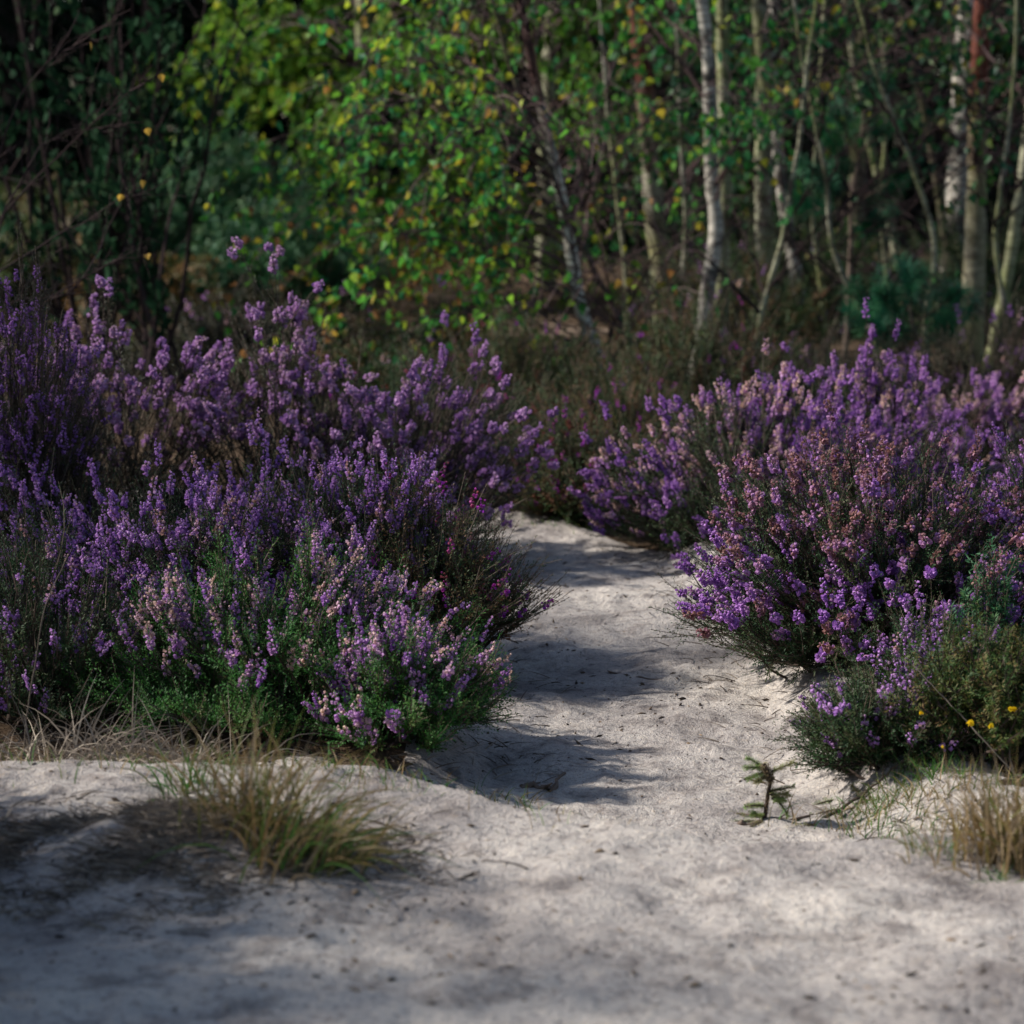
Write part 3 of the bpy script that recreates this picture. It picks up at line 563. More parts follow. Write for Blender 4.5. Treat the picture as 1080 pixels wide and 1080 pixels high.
birch('birch_tree', 'brightest white birch trunk with black scars, thin and slightly bowed', trunk([(733, 420), (742, 355), (750, 290), (755, 240), (748, 170), (746, 90), (738, 0)], 9.9, 5.0),
      .036, .016, 'bark_bright', 64, 16, (.6, 1.2), (.1, 0, 0), 'birch_leaf', .046, (.05, .7), .3, 8, 2)
birch('birch_tree', 'mossy dark birch trunk directly behind the brightest white one', trunk([(756, 400), (761, 330), (764, 250), (766, 170), (765, 90), (762, 0)], 10.6, 5.0),
      .038, .02, 'bark_mossy', 65, 14, (.6, 1.2), (.1, 0, 0), 'birch_leaf', .046, (.0, .6), .3, 8, 2)
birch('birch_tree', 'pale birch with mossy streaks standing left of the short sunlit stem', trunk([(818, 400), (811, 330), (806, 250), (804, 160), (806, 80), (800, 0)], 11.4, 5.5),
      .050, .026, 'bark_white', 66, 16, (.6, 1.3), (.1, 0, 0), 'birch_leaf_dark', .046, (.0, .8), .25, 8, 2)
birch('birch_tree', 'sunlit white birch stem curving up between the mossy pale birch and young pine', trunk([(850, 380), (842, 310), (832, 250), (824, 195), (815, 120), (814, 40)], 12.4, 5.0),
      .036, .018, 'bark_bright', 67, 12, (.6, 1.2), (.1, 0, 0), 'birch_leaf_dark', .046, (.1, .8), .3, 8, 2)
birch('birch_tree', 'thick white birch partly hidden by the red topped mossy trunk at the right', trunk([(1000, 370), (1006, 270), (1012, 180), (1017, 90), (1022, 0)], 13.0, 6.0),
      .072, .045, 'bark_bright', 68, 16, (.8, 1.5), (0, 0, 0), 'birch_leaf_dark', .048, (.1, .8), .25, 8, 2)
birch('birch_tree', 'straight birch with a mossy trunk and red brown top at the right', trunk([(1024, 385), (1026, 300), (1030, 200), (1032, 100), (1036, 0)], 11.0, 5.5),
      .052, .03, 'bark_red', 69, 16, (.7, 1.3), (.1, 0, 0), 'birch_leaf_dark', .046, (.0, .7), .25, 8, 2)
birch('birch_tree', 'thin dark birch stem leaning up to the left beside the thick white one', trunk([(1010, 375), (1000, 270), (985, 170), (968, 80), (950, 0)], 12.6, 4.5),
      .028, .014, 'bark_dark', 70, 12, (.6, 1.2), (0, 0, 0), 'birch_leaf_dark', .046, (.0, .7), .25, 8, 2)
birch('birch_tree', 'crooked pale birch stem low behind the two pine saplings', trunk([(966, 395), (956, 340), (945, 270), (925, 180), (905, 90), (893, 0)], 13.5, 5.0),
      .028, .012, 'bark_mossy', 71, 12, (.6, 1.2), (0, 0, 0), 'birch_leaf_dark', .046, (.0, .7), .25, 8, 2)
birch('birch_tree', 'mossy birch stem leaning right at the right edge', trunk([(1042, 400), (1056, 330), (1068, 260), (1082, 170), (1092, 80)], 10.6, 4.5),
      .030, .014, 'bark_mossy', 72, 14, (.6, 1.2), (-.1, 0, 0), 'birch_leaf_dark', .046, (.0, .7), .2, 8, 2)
birch('birch_tree', 'large golden green birch hanging to the ground in the left distance', [(-1.05, 16.2, -.05), (-1.0, 16.2, 1.2), (-.95, 16.2, 2.6), (-.9, 16.2, 4.2), (-.9, 16.2, 6.0)],
      .07, .02, 'bark_mossy', 73, 66, (1.0, 2.0), (-.25, -.3, -.15), 'birch_leaf_gold', .062, (.1, .85), .03, 9, 9, 3, up=.6, droop=.45)
birch('birch_tree', 'yellowing birch filling the gap behind the leaning birch', [(.25, 17.6, -.05), (.25, 17.6, 1.2), (.3, 17.6, 2.6), (.3, 17.6, 4.2), (.3, 17.6, 6.0)],
      .07, .02, 'bark_mossy', 74, 46, (1.0, 1.8), (-.2, -.2, -.1), 'birch_leaf_gold', .06, (.0, .7), .05, 9, 8, 3, up=.6, droop=.4)
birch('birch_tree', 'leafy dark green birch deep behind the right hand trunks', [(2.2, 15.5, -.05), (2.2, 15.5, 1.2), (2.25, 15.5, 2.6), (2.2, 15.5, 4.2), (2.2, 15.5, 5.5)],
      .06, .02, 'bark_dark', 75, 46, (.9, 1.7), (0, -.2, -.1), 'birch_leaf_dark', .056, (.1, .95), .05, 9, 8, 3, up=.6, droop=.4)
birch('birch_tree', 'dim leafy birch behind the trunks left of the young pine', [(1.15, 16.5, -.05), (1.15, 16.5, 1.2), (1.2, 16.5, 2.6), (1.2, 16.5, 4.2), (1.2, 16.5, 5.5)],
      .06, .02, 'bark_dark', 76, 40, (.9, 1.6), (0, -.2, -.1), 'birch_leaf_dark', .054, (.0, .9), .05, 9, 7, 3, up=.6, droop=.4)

# twiggy saplings with almost no leaves between the trunks
for lab, pxs, Y, sd, lf in (('dark twiggy birch sapling with few leaves in front of the sunlit white stem', [(790, 415), (800, 350), (822, 260), (838, 170), (850, 60), (862, -20)], 9.7, 201, 0),
                        ('dark twiggy birch sapling forking beside the young pine at right', [(930, 415), (918, 350), (880, 270), (868, 180), (850, 90), (835, 0)], 10.0, 202, 0),
                        ('dark twiggy birch sapling leaning right before the thick white birch', [(985, 420), (975, 350), (985, 260), (960, 170), (925, 80), (905, 0)], 9.8, 203, 0),
                        ('slim pale birch stem between the coppery birch and the brightest white trunk', [(716, 415), (714, 330), (722, 240), (716, 130), (712, 0)], 11.4, 206, 0),
                        ('slim mossy birch stem right of the sunlit white stem, bowed to the left', [(872, 410), (868, 320), (858, 220), (862, 110), (870, 0)], 11.0, 207, 0),
                        ('slim pale birch stem close left of the coppery birch', [(672, 400), (662, 320), (652, 220), (640, 110), (632, 0)], 11.2, 208, 1),
                        ('slim mossy birch stem left of the low bushy pine', [(935, 405), (938, 320), (930, 220), (938, 110), (930, 0)], 11.8, 209, 0),
                        ('leafy twiggy birch sapling at the right edge in front of the leaning mossy stem', [(1068, 425), (1062, 350), (1050, 260), (1060, 170), (1070, 60)], 9.6, 204, 1)):
    birch('birch_sapling', lab, trunk(pxs, Y, 2.4), .014, .006, 'bark_mossy' if sd % 2 else 'bark_white', sd, 14, (.4, .95), (0, 0, 0), 'birch_leaf_dark', .04, (.1, .9), .15, 6, lf, 2, twig='bare', group='twiggy saplings among the birch trunks', cat='birch sapling', limb_r=.55, root_flare=1.1, tube_sides=8)
# buckthorn: stiff upright branches with oval leaves, in the shade on the left
def buckthorn(name, label, cx, cy, h, seed, n=14, spread=.5):
    rng = np.random.default_rng(seed); z0 = hz(cx, cy); root = thing(name, label, 'shrub', (cx, cy, z0), 'dark leaved bushes in the left shade')
    P0 = np.stack([cx+rng.normal(size=n)*.06, cy+rng.normal(size=n)*.06, np.full(n, z0-.02)], 1)
    P2 = P0+np.stack([rng.normal(size=n)*spread, rng.normal(size=n)*spread*.7, h*rng.uniform(.6, 1.05, n)], 1); P1 = (P0+P2)/2+rng.normal(size=P0.shape)*.1
    mb = MB(); btubes(mb, P0, P1, P2, .011, .003, 10, 6, rng, rng.random(n), .01)
    ix = np.repeat(np.arange(n), 9); k = len(ix); S0, t = bez(P0[ix], P1[ix], P2[ix], rng.uniform(.15, 1, k))
    d = nrm(t*.8+rng.normal(size=S0.shape)*.5+[0, 0, .3]); S2 = S0+d*rng.uniform(.15, .5, (k, 1)); S1 = (S0+S2)/2
    btubes(mb, S0, S1, S2, .004, .0015, 5, 4, rng, .5); mb.build('branches', M['bare'], root)
    i2 = np.repeat(np.arange(k), 9); q, dq = bez(S0[i2], S1[i2], S2[i2], rng.uniform(.2, 1, len(i2)))
    X, Y, Z = frame(dq*.7+rng.normal(size=q.shape)*.5+[0, 0, .3], rng)
    fo = MB(); scatter(fo, OV, OVF, q, X, Y, Z, rng.uniform(.04, .075, len(q)), rng.beta(2, 3, len(q))); fo.build('crown', M['buckthorn_leaf'], root)
buckthorn('buckthorn_bush', 'dark leaved bush with upright oval leaves at the far left', -1.75, 9.8, 2.3, 81, 15, .42)
for lab, x, y, sd in (('unseen birch added left of the near sand to shade the foreground', -4.6, 2.55, 301), ('unseen birch added left of the heather to shade the middle of the path', -5.0, 5.35, 302)):  # out-of-view birches, added so their crowns shade the foreground and mid path
    birch('birch_tree', lab, [(x, y, -.05), (x+.05, y, 1.2), (x, y, 2.4), (x+.1, y, 3.6), (x, y, 5.2)], .06, .015, 'bark_white', sd, 34, (.7, 1.15), (0, 0, 0), 'birch_leaf', .05, (.1, .9), .42, 8, 4 if sd == 301 else 2, 3, group='unseen birch trees added for shade')
buckthorn('buckthorn_bush', 'thin dark leaved bush reaching right towards the golden birch', -1.35, 9.4, 1.55, 82, 9, .28)

# bare dead branches in front of the dark wood
def bare_shrub(name, label, paths, seed):
    rng = np.random.default_rng(seed); b = paths[0][0]; root = thing(name, label, 'dead shrub', b); mb = MB()
    for pts in paths:
        P = spline(pts, 24); P = P+np.cumsum(rng.normal(size=P.shape), 0)*.0022
        tubes(mb, P[None], np.linspace(.0042, .0009, 24)[None], 5, rng, rng.random())
        ix = rng.integers(4, 23, 11); S0 = P[ix]; d = nrm(P[ix+0]-P[ix-2]); d = nrm(d+rng.normal(size=d.shape)*.45+[.1, 0, .1]); l = rng.uniform(.05, .22, (11, 1))
        S2 = S0+d*l; btubes(mb, S0, (S0+S2)/2+rng.normal(size=S0.shape)*.01, S2, .0018, .0007, 6, 4, rng, rng.random(11), .003)
        i2 = np.repeat(np.arange(11), 3); U0 = S0[i2]+(S2-S0)[i2]*rng.uniform(.3, 1, (33, 1)); U2 = U0+nrm((S2-S0)[i2]+rng.normal(size=U0.shape)*.1)*rng.uniform(.02, .08, (33, 1))
        btubes(mb, U0, (U0+U2)/2, U2, .0009, .0005, 3, 3, rng, .5)
    mb.build('branches', M['bare'], root)
    for p in paths:
        q = np.array(p[-1])[None]; X, Y, Z = frame(np.array([[0, 0, -1.]])+rng.normal(size=(1, 3))*.3, rng)
        lf = MB(); scatter(lf, BL, BLF, q, X, Y, Z, np.array([.022]), .99); lf.build('leaf', M['birch_leaf'], root)
Yb = 6.6; base = at(-60, 520, Yb); base[2] = hz(base[0], base[1])
mid = at(-25, 290, Yb)
bare_shrub('bare_shrub', 'leafless thin branched shrub at the upper left in front of the dark wood',
           [[base, mid, at(0, 230, Yb), at(70, 155, Yb), at(130, 105, Yb-.1), at(170, 78, Yb-.1)], [base, mid, at(10, 140, Yb), at(45, 80, Yb), at(95, 45, Yb)],
            [base, at(-30, 330, Yb), at(40, 262, Yb+.1), at(100, 225, Yb+.1), at(150, 190, Yb)], [base, at(20, 350, Yb), at(80, 300, Yb-.1), at(110, 250, Yb), at(128, 205, Yb)],
            [base, at(-20, 300, Yb), at(30, 180, Yb), at(60, 150, Yb+.1), at(155, 135, Yb)], [base, at(0, 345, Yb-.1), at(60, 318, Yb-.1), at(110, 285, Yb-.1), at(155, 268, Yb-.1)]], 91)
bare_shrub('dead_branch', 'leafless dark branches sweeping low to the left from behind the leaning birch',
           [[at(672, 408, 9.0), at(640, 380, 9.0), at(590, 362, 8.9), at(530, 340, 8.8), at(480, 318, 8.8)], [at(672, 408, 9.0), at(620, 365, 9.0), at(560, 320, 8.9), at(500, 285, 8.8), at(430, 230, 8.8)],
            [at(672, 408, 9.0), at(655, 385, 9.0), at(610, 378, 8.8), at(560, 370, 8.7), at(515, 378, 8.6)], [at(672, 408, 9.0), at(650, 350, 9.0), at(600, 300, 9.1), at(545, 265, 9.2), at(470, 175, 9.2)],
            [at(672, 408, 9.0), at(700, 330, 9.0), at(712, 290, 9.1), at(790, 225, 9.2), at(835, 165, 9.3)], [at(672, 408, 9.0), at(720, 380, 9.2), at(780, 270, 9.3), at(830, 120, 9.4), at(850, 30, 9.4)]], 92)

# pine saplings
def pine(name, label, stem, r, limbs, seed, nl=.055):
    rng = np.random.default_rng(seed); P = spline(stem, 30); root = thing(name, label, 'pine sapling', P[0], 'young pines among the birches')
    mb = MB(); tubes(mb, P[None], np.linspace(r, r*.35, 30)[None], 8, rng, .9); mb.build('trunk', M['stick'], root)
    b = MB(); fo = MB()
    A = np.array([l[0] for l in limbs]); C = np.array([l[1] for l in limbs]); mid_ = (A+C)/2+[0, 0, -.02]
    btubes(b, A, mid_, C, .005, .002, 7, 5, rng, .7)
    ix = np.repeat(np.arange(len(A)), 7); S0, t = bez(A[ix], mid_[ix], C[ix], rng.uniform(.3, 1, len(ix))); d = nrm(t+rng.normal(size=t.shape)*.5+[0, 0, .35]); S2 = S0+d*rng.uniform(.05, .14, (len(ix), 1))
    btubes(b, S0, (S0+S2)/2, S2, .0025, .0015, 4, 4, rng, .6); b.build('branches', M['stem'], root)
    spines(fo, S0, (S0+S2)/2, S2, 80, nl, .0040, .6, rng, .1, .9); spines(fo, A, mid_, C, 80, nl, .0040, .6, rng, .1, .9, t0=.3)
    fo.build('needles', M['pine'], root)
Yp = 10.3
s1 = [at(888, 418, Yp), at(893, 350, Yp), at(897, 260, Yp), at(898, 215, Yp), at(908, 150, Yp), at(913, 90, Yp)]; s1[0][2] = hz(*s1[0][:2])-.02
def lb(a, b, Y, dy=-.15): return (at(*a, Y), at(*b, Y+dy))
pine('pine_sapling', 'thin upright pine sapling with blue green needle tufts halfway up', s1, .013,
     [lb((898, 215), (966, 172), Yp), lb((898, 215), (945, 205), Yp, .1), lb((897, 222), (855, 175), Yp), lb((897, 225), (850, 215), Yp, .15), lb((905, 160), (940, 130), Yp), lb((905, 165), (885, 120), Yp), lb((911, 120), (925, 85), Yp), lb((898, 205), (880, 150), Yp, .1), lb((897, 235), (930, 235), Yp)], 95)
s2 = [at(985, 425, 9.4), at(975, 380, 9.4), at(965, 350, 9.4), at(960, 330, 9.4), at(958, 318, 9.4)]; s2[0][2] = hz(*s2[0][:2])-.02
pine('pine_sapling', 'low bushy pine sapling with bright green needles below the thin upright one', s2, .012,
     [lb((965, 350), (900, 335), 9.4), lb((965, 350), (905, 318), 9.4, .1), lb((965, 345), (930, 312), 9.4), lb((962, 340), (1005, 312), 9.4), lb((962, 345), (1020, 330), 9.4, .1), lb((966, 355), (925, 352), 9.4), lb((966, 355), (1000, 345), 9.4), lb((960, 330), (962, 300), 9.4)], 96)

# distant bracken
def bracken(name, label, cx, cy, h, n, seed):
    rng = np.random.default_rng(seed); z0 = hz(cx, cy); root = thing(name, label, 'bracken', (cx, cy, z0), 'bracken on the far clearing')
    P0 = np.stack([cx+rng.normal(size=n)*.35, cy+rng.normal(size=n)*.3, np.full(n, z0-.02)], 1); az = rng.uniform(0, 6.28, n)
    P2 = P0+np.stack([np.cos(az)*h*.6, np.sin(az)*h*.6, h*rng.uniform(.6, 1, n)], 1); P1 = (P0+P2)/2+[0, 0, h*.3]
    st = MB(); btubes(st, P0, P1, P2, .005, .001, 8, 4, rng); st.build('stalk', M['stick'], root)
    fo = MB(); ix = np.repeat(np.arange(n), 26); S0, t = bez(P0[ix], P1[ix], P2[ix], np.tile(np.linspace(.3, 1, 26), n))
    side = nrm(np.cross(t, [0, 0, 1.]))*np.where(np.arange(len(ix)) % 2, 1, -1)[:, None]; ln = h*.35*(1.1-np.tile(np.linspace(0, 1, 26), n))[:, None]
    S2 = S0+nrm(side+t*.4+rng.normal(size=t.shape)*.1)*ln
    spines(fo, S0, (S0+S2)/2, S2, 16, .035, .014, .65, rng, 0, 1); fo.build('fronds', M['bracken'], root)
bracken('bracken_plant', 'rusty bracken beside the grey green gorse in the left distance', -1.75, 12.2, .55, 26, 101)
bracken('bracken_plant', 'brown bracken in front of the dark gap at the left', -2.35, 15.2, .6, 26, 102)
bracken('bracken_plant', 'yellow brown bracken under the golden birch', -.95, 14.3, .6, 26, 103)

# dark conifers of the wood behind
def conifer(seed, h):
    rng = np.random.default_rng(seed); root = thing('conifer_tree', 'dark conifer of the shaded wood closing off the background', 'conifer', (0, 0, 0), 'conifers of the wood behind')
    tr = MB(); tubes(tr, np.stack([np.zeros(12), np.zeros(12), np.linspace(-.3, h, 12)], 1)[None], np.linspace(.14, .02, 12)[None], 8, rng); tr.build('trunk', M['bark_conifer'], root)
    n = int(h*20); z = np.linspace(.15, h*.97, n); az = np.arange(n)*2.4+rng.normal(size=n)*.3; L = (1.55*(1-z/h)**.8+.15)*rng.uniform(.8, 1.1, n)
    A = np.stack([0*z, 0*z, z], 1); C = A+np.stack([np.cos(az)*L, np.sin(az)*L, -.28*L], 1); Bm = (A+C)/2+[0, 0, .1]
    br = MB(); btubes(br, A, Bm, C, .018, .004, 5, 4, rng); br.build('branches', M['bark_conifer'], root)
    fo = MB(); ix = np.repeat(np.arange(n), 12); S0, t = bez(A[ix], Bm[ix], C[ix], np.tile(np.linspace(.12, 1, 12), n))
    d = nrm(t*.7+rng.normal(size=t.shape)*.55+[0, 0, -.25]); S2 = S0+d*rng.uniform(.15, .4, (len(ix), 1))*(1.2-np.tile(np.linspace(0, .7, 12), n))[:, None]
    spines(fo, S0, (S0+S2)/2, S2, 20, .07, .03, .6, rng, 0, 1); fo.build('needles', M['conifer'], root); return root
def copy_tree(o, loc, rz, s):
    c = o.copy(); COL.objects.link(c); c.location = loc; c.rotation_euler = (0, 0, rz); c.scale = (s, s, s)
    for ch in list(o.children):
        q = ch.copy(); COL.objects.link(q); q.parent = c
    return c
protos = [conifer(111, 7.5), conifer(112, 6.5), conifer(113, 8.5)]
rng = np.random.default_rng(7); spots = []
for row, (y, st_) in enumerate([(22.3, 1.5), (24, 1.6), (26, 1.9), (29, 2.2)]):
    for x in np.arange(-7.5-.15*row, 7.6, st_): spots.append((x+rng.uniform(-.3, .3)+.4*row, y+rng.uniform(-.5, .5)))
# the wood also comes round on the left, outside the picture, and keeps its edge in shade
for i, (x, y) in enumerate(spots):
    p = protos[i % 3]; rz = rng.uniform(0, 6.28); s = rng.uniform(.85, 1.2)
    if i < 3: p.location = (x, y, 0); p.rotation_euler = (0, 0, rz)
    else: copy_tree(p, (x, y, 0), rz, s)

# ------------------------------------------------------------------ grass, tussocks, sticks, the seedling
tussock('grass_tussock', 'reddish grass tuft standing up from the turf hummock in the left foreground', *at(270, 885, 2.93)[:2], .07, 230, (.07, .20), 121, (.10, 0), .5, .0030, (.4, .95))
tussock('grass_tussock', 'grass tuft drooping to the right over the shaded side of the hummock', *at(318, 930, 2.86)[:2], .06, 210, (.08, .18), 122, (.6, -.1), .5, .0032, (.2, .9))
tussock('grass_tussock', 'brown rushy grass clump at the right edge of the foreground sand', *at(1062, 905, 2.96)[:2], .06, 320, (.08, .17), 123, (-.05, 0), .4, .0030, (.45, 1))
tussock('grass_tussock', 'small sparse grass tuft left of the brown rushy clump', *at(985, 905, 2.98)[:2], .035, 40, (.04, .09), 124, (0, 0), .6, .0022, (.1, .8))
tussock('grass_tussock', 'tiny green sprout alone on the sand near the lower right corner', *at(1058, 1000, 2.88)[:2], .010, 14, (.02, .045), 125, (0, 0), .6, .0024, (.0, .4))
tussock('grass_tussock', 'pale dead grass bent over the left edge below the dark heather', *at(60, 800, 3.62)[:2], .12, 260, (.06, .18), 126, (.15, -.2), .9, .0028, (.35, 1), mat='dry')
tussock('grass_tussock', 'dead curled grass under the green heather beside the hummock', *at(185, 812, 3.60)[:2], .10, 240, (.05, .15), 127, (.1, -.2), 1.0, .0024, (.4, 1), mat='dry')
tussock('grass_tussock', 'fresh green grass tuft behind the reddish one', *at(200, 850, 3.28)[:2], .04, 50, (.04, .10), 128, (0, 0), .4, .0028, (.0, .5))
o_ = tussock('grass', 'short green grass fringe under the yellow flowered gorse', *at(960, 860, 3.60)[:2], .085, 300, (.02, .055), 129, (0, 0), .5, .0020, (.05, .5)); o_['kind'] = 'stuff'
def on(px, py, dz=.004):
    """point on the terrain under a pixel"""
    Y = np.linspace(2.3, 9, 2000); P = np.array([at(px, py, y) for y in Y[::4]]); hh = height(P[:, 0], P[:, 1]); i = np.argmax(P[:, 2] < hh); p = P[i]; p[2] = hh[i]+dz; return p
def fringe(label, pts, n, ln, seed, rr, w=.0020, wd=.03):
    rng = np.random.default_rng(seed); P = spline(pts, 200); ix = rng.integers(0, 200, n)
    b = P[ix]+rng.normal(size=(n, 3))*[wd, wd, 0]; b[:, 2] = height(b[:, 0], b[:, 1])-.004
    d = nrm(rng.normal(size=(n, 3))*[.5, .5, 0]+[0, 0, 1]); L = rng.uniform(*ln, (n, 1)); tip = b+d*L; ctrl = b+[0, 0, 1]*L*.55
    mb = MB(); blades(mb, b, tip, ctrl, w*rng.uniform(.6, 1.3, n), rng, rng.uniform(*rr, n)); tag(mb.build('grass', M['grass']), label, 'grass', None, 'stuff')
fringe('short grass along the foot of the green heather where it meets the sand', [on(-40, 818), on(200, 815), on(330, 818), on(430, 826), on(520, 848), on(600, 876)], 700, (.012, .05), 131, (.05, .8), .0018, .045)
fringe('green and dry grass on the sand bank in front of the yellow flowered gorse', [on(890, 876), on(950, 868), on(1010, 862), on(1090, 855)], 520, (.015, .06), 134, (.1, .9), .002, .05)
fringe('thin green grass at the far end of the sandy path', [on(548, 553), on(600, 553), on(650, 562)], 320, (.01, .03), 132, (.1, .5), .003, .05)
fringe('dry grass between the heath shrubs and the far birches', [at(-200, 330, 11), at(200, 320, 12), at(560, 385, 9.0), at(760, 400, 9.2), at(1120, 405, 9.2)], 1300, (.06, .26), 133, (.05, .75), .005, .35)

# turf hummock of matted dead roots
rng = np.random.default_rng(140); n = 13000
b = np.stack([rng.normal(-.44, .14, n), rng.normal(2.95, .10, n), np.zeros(n)], 1); b = b[vnoise(b[:, 0], b[:, 1], 14, 3)+.35*vnoise(b[:, 0], b[:, 1], 45, 4) > -.10]; n = len(b); b[:, 2] = height(b[:, 0], b[:, 1])
az = rng.uniform(0, 6.28, n); d = np.stack([np.cos(az), np.sin(az)*.7, rng.uniform(-.1, .35, n)], 1); L = rng.uniform(.02, .07, (n, 1))
tip = b+d*L; tip[:, 2] = np.maximum(tip[:, 2], height(tip[:, 0], tip[:, 1])+.001); ctrl = (b+tip)/2+np.stack([rng.normal(size=n)*.01, rng.normal(size=n)*.01, rng.uniform(.0, .016, n)], 1)
mb = MB(); blades(mb, b, tip, ctrl, rng.uniform(.001, .0034, n), rng, rng.beta(1.8, 1.6, n)); tag(mb.build('dead_turf', M['dry']), 'mat of dead grey roots and grass over the foreground hummock', 'dead turf', None, 'stuff')

# litter on the sand: crumbs of peat, bark and fallen petals
n = 15000; rng = np.random.default_rng(150)
lx = rng.uniform(-1.1, 1.1, n); ly = 2.4+4.3*rng.random(n)**1.3; mk = sand_mask(lx, ly)
ok = (mk > -.03) & (rng.random(n) < .25+.75*(vnoise(lx, ly, 5, 9) > .05)+.5*(mk < .06)); lx, ly = lx[ok], ly[ok]; n = len(lx)
org = np.stack([lx, ly, zsand(lx, ly)+.0006], 1); X, Y, Z = frame(np.stack([rng.normal(size=n), rng.normal(size=n), rng.normal(size=n)*.15], 1), rng)
s = rng.exponential(.0022, n).clip(.0009, .011)
OCT = np.array([(.5, 0, 0), (0, .5, 0), (-.5, 0, 0), (0, -.5, 0), (0, 0, 1.), (0, 0, -1.)]); OF = [[(0, 1, 4), (1, 2, 4), (2, 3, 4), (3, 0, 4), (1, 0, 5), (2, 1, 5), (3, 2, 5), (0, 3, 5)]]
mb = MB(); scatter(mb, OCT, OF, org, X, Y, Z, np.stack([s*.7, s*.7, s*rng.uniform(.5, 1.6, n)], 1), rng.beta(1.4, 2.2, n)); tag(mb.build('sand_litter', M['litter']), 'small dark crumbs of peat and bark strewn over the pale sand', 'litter', None, 'stuff')

rng = np.random.default_rng(155); n = 9000
b = np.stack([rng.uniform(-1.1, 1.1, n), rng.uniform(3.3, 6.4, n), np.zeros(n)], 1)
e1 = np.minimum(b[:, 0]-p_left(b[:, 1]), p_right(b[:, 1])-b[:, 0]); b = b[(e1 < .05+.05*rng.normal(size=n)) & (b[:, 1] > edge_y(b[:, 0])+.12) & (rng.random(n) < .75+.8*vnoise(b[:, 0], b[:, 1], 8, 4))]; n = len(b)
b[:, 2] = np.maximum(height(b[:, 0], b[:, 1]), zsand(b[:, 0], b[:, 1]))+.001; az = rng.uniform(0, 6.28, n); L = rng.uniform(.012, .06, (n, 1)); d = np.stack([np.cos(az), np.sin(az), rng.uniform(0, .3, n)], 1); tip = b+d*L
tip[:, 2] = np.maximum(tip[:, 2], height(tip[:, 0], tip[:, 1])+.003)
mb = MB(); blades(mb, b, tip, (b+tip)/2+[0, 0, .004], rng.uniform(.001, .0028, n), rng, rng.beta(1.2, 2.2, n), 4); tag(mb.build('heath_litter', M['dry']), 'dry needles, twigs and grass bits lying under the heather along the path', 'litter', None, 'stuff')

def stick(name, label, pts, r, seed, twigs=3, mat='stick', group=None, cat='stick'):
    rng = np.random.default_rng(seed); P = spline(pts, 16); P[:, 2] = np.maximum(P[:, 2], height(P[:, 0], P[:, 1])+r*.5); P = P+rng.normal(size=P.shape)*r*.4
    mb = MB(); tubes(mb, P[None], np.linspace(r, r*.4, 16)[None]*(1+.15*rng.normal(size=(1, 16))), 7, rng, rng.random())
    if twigs:
        ix = rng.integers(2, 14, twigs); S0 = P[ix]; d = nrm((P[ix+1]-P[ix])*1/np.linalg.norm(P[1]-P[0])+rng.normal(size=S0.shape)*.5+[0, 0, .3]); S2 = S0+d*rng.uniform(4, 12, (twigs, 1))*r
        btubes(mb, S0, (S0+S2)/2, S2, r*.5, r*.2, 5, 5, rng, rng.random(twigs))
    return tag(mb.build(name, M[mat]), label, cat, group)
def g_(px, py, Y, dz=.004): p = at(px, py, Y); p[2] = hz(p[0], p[1])+dz; return p
stick('driftwood_stick', 'dark knobbly stick half buried under the green heather at the path edge', [on(548, 835), on(566, 836, .008), on(582, 838, .008), on(592, 828, .014)], .006, 161, 3)
stick('fallen_twig', 'grey twig lying on the shaded foreground sand right of the hummock', [on(450, 940), on(475, 938), on(505, 935, .012)], .0032, 162, 4)
stick('fallen_twig', 'long thin twig running from the seedling to the gorse', [on(868, 868), on(900, 852, .012), on(930, 836, .02), on(955, 822, .03)], .0030, 163, 5)
stick('fallen_twig', 'brown twig lying flat at the base of the seedling', [on(775, 872), on(800, 873), on(830, 870), on(862, 866)], .0040, 164, 6)
stick('fallen_twig', 'short forked twig on the sand left of the seedling', [on(722, 862), on(730, 868), on(738, 878), on(755, 876)], .0022, 165, 2)
stick('fallen_twig', 'pale stick at the edge of the foreground sand beside the small grass tuft', [on(932, 878), on(960, 872), on(990, 868)], .0028, 166, 2)
stick('fallen_twig', 'small reddish twig across the path near the broad browning heather', [on(640, 712), on(668, 716), on(700, 720)], .0025, 167, 2)
stick('grass_stalk', 'tall pale dry stalk standing upright at the right edge by the gorse', [g_(1072, 860, 3.6, -.01), at(1066, 800, 3.6), at(1064, 740, 3.6), at(1058, 690, 3.6)], .0016, 168, 0, 'dry', cat='stalk')
stick('grass_stalk', 'dry stalk leaning down to the right across the yellow flowered gorse', [at(1078, 825, 3.58), at(1030, 772, 3.6), at(990, 730, 3.62), at(962, 700, 3.64)], .0014, 169, 0, 'dry', cat='stalk')
stick('grass_stalk', 'tall dry stalk curving up through the dark heather at the left edge', [g_(22, 800, 3.7, -.01), at(34, 720, 3.7), at(48, 640, 3.72), at(72, 585, 3.76)], .0018, 170, 0, 'dry', cat='stalk')

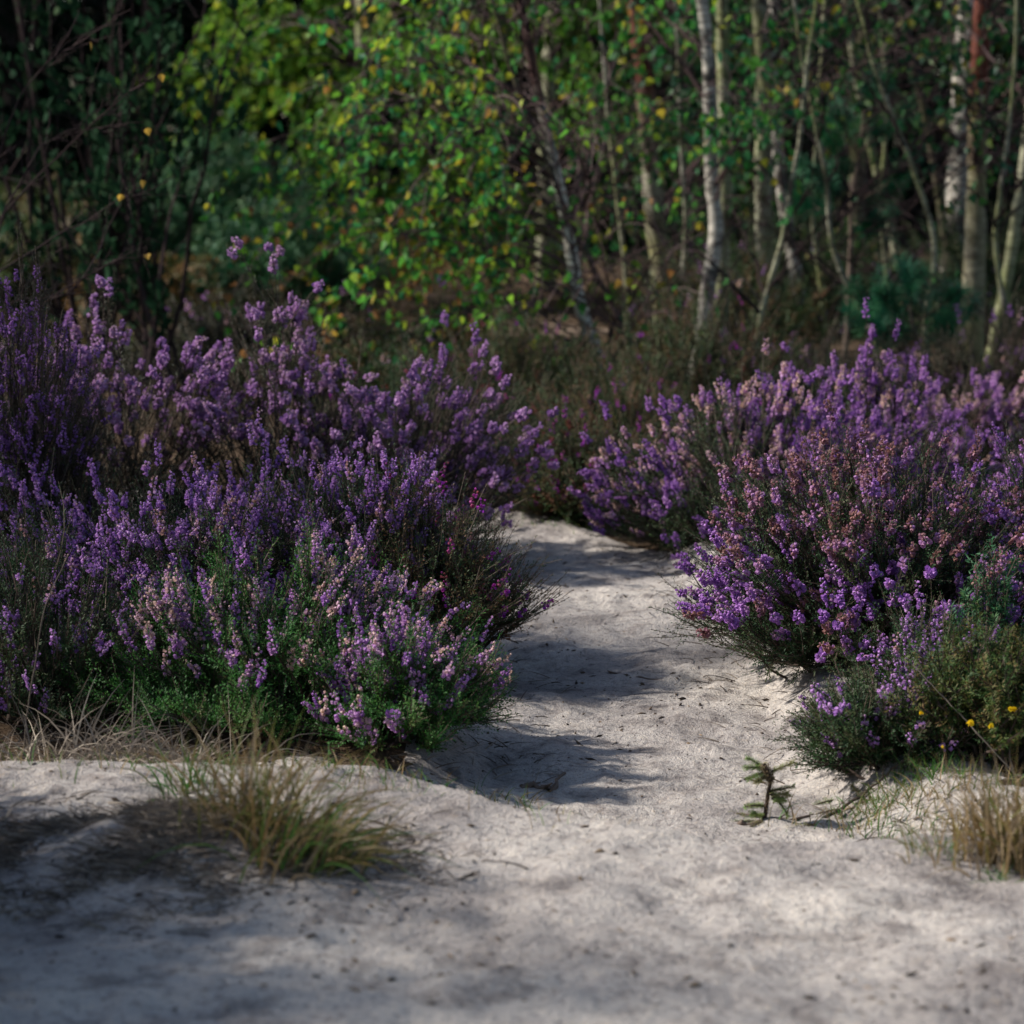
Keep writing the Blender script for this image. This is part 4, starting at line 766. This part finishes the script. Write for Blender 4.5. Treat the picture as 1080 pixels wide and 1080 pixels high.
# the bristly seedling standing on the sand
ys = 3.62; bs = on(806, 868, -.004); ys = bs[1]
sd = thing('conifer_seedling', 'little bristly seedling standing alone on the pale sand by the path', 'seedling', bs)
A_ = lambda px, py, dy=0: at(px, py, ys+dy)
rng = np.random.default_rng(180)
segs = [((806, 869), (808, 845), (813, 822)), ((813, 824), (812, 818), (806, 806)), ((807, 812), (798, 803), (787, 799)), ((804, 810), (796, 808), (785, 810)), ((807, 814), (797, 818), (788, 822)), ((808, 818), (803, 822), (797, 825)),
        ((813, 814), (824, 809), (838, 804)), ((812, 834), (824, 833), (838, 829)), ((813, 838), (822, 839), (832, 837)), ((811, 834), (824, 846), (832, 862)), ((814, 842), (822, 844), (827, 843)), ((806, 850), (797, 848), (786, 851)), ((806, 862), (800, 858), (792, 858))]
P0, P1, P2 = [np.array([A_(*s[i], .01*math.sin(3*k+i)) for k, s in enumerate(segs)]) for i in range(3)]
P0[0] = bs
mb = MB(); btubes(mb, P0[:2], P1[:2], P2[:2], .0036, .0028, 8, 7, rng, .4); mb.build('stem', M['stem'], sd)
mb = MB(); btubes(mb, P0[2:], P1[2:], P2[2:], .0020, .0010, 6, 5, rng, .4); mb.build('branch', M['stem'], sd)
mb = MB(); spines(mb, P0[2:], P1[2:], P2[2:], 250, .0064, .0012, .64, rng, .25, .75, t0=.02, axr=.001); spines(mb, P0[:2], P1[:2], P2[:2], 380, .0062, .0014, .72, rng, .0, .25, t0=.02, axr=.003); mb.build('needles', M['seedling'], sd)
# prostrate bristly sprays round its foot
def spray(label, pts, seed):
    r_ = np.random.default_rng(seed); P = [np.array([on(*p[i], .004+.006*(i == 1)) for p in pts]) for i in range(3)]
    root = thing('fallen_spray', label, 'twig', P[0][0]); a = MB(); btubes(a, *P, .002, .001, 6, 5, r_, .5); a.build('stem', M['stick'], root)
    f = MB(); spines(f, *P, 110, .007, .0012, .72, r_, .2, 1); f.build('needles', M['seedling'], root)
spray('bristly green spray lying on the sand to the left of the seedling', [((812, 868), (790, 866), (770, 862)), ((800, 870), (785, 872), (772, 871)), ((806, 872), (795, 876), (788, 877))], 181)
spray('bristly spray lying between the seedling and the gorse', [((905, 858), (880, 862), (855, 866)), ((880, 850), (868, 852), (858, 853)), ((915, 852), (905, 845), (898, 836)), ((860, 876), (845, 877), (830, 878)), ((930, 848), (915, 850), (900, 856))], 182)

# ------------------------------------------------------------------ light, sky, camera
SUN = nrm(np.array([-1.0, .10, .78]))
w = bpy.data.worlds.new('World'); SC.world = w; w.use_nodes = True; nt = w.node_tree
sky = nt.nodes.new('ShaderNodeTexSky'); sky.sky_type = 'NISHITA'; sky.sun_disc = False
sky.sun_elevation = math.asin(SUN[2]); sky.sun_rotation = math.atan2(SUN[0], SUN[1])
bg = nt.nodes['Background']; bg.inputs[1].default_value = .075; nt.links.new(sky.outputs[0], bg.inputs[0])
ld = bpy.data.lights.new('sun', 'SUN'); ld.energy = 4.1; ld.angle = R(2.2); ld.color = (1, .95, .885)
lo = bpy.data.objects.new('sun', ld); COL.objects.link(lo); lo.rotation_euler = Vector(SUN).to_track_quat('Z', 'Y').to_euler(); lo.location = (-20, 0, 20)

cd = bpy.data.cameras.new('camera'); cam = bpy.data.objects.new('camera', cd); COL.objects.link(cam)
cam.location = CAM; cam.rotation_euler = (math.pi/2-PITCH, 0, 0); cd.lens = 85; cd.sensor_width = 36; cd.clip_end = 500; cd.clip_start = .05
cd.dof.use_dof = True; cd.dof.focus_distance = 4.3; cd.dof.aperture_fstop = 5.2
SC.camera = cam
SC.view_settings.view_transform = 'Standard'; SC.view_settings.look = 'None'; SC.view_settings.exposure = .9; SC.view_settings.gamma = 1
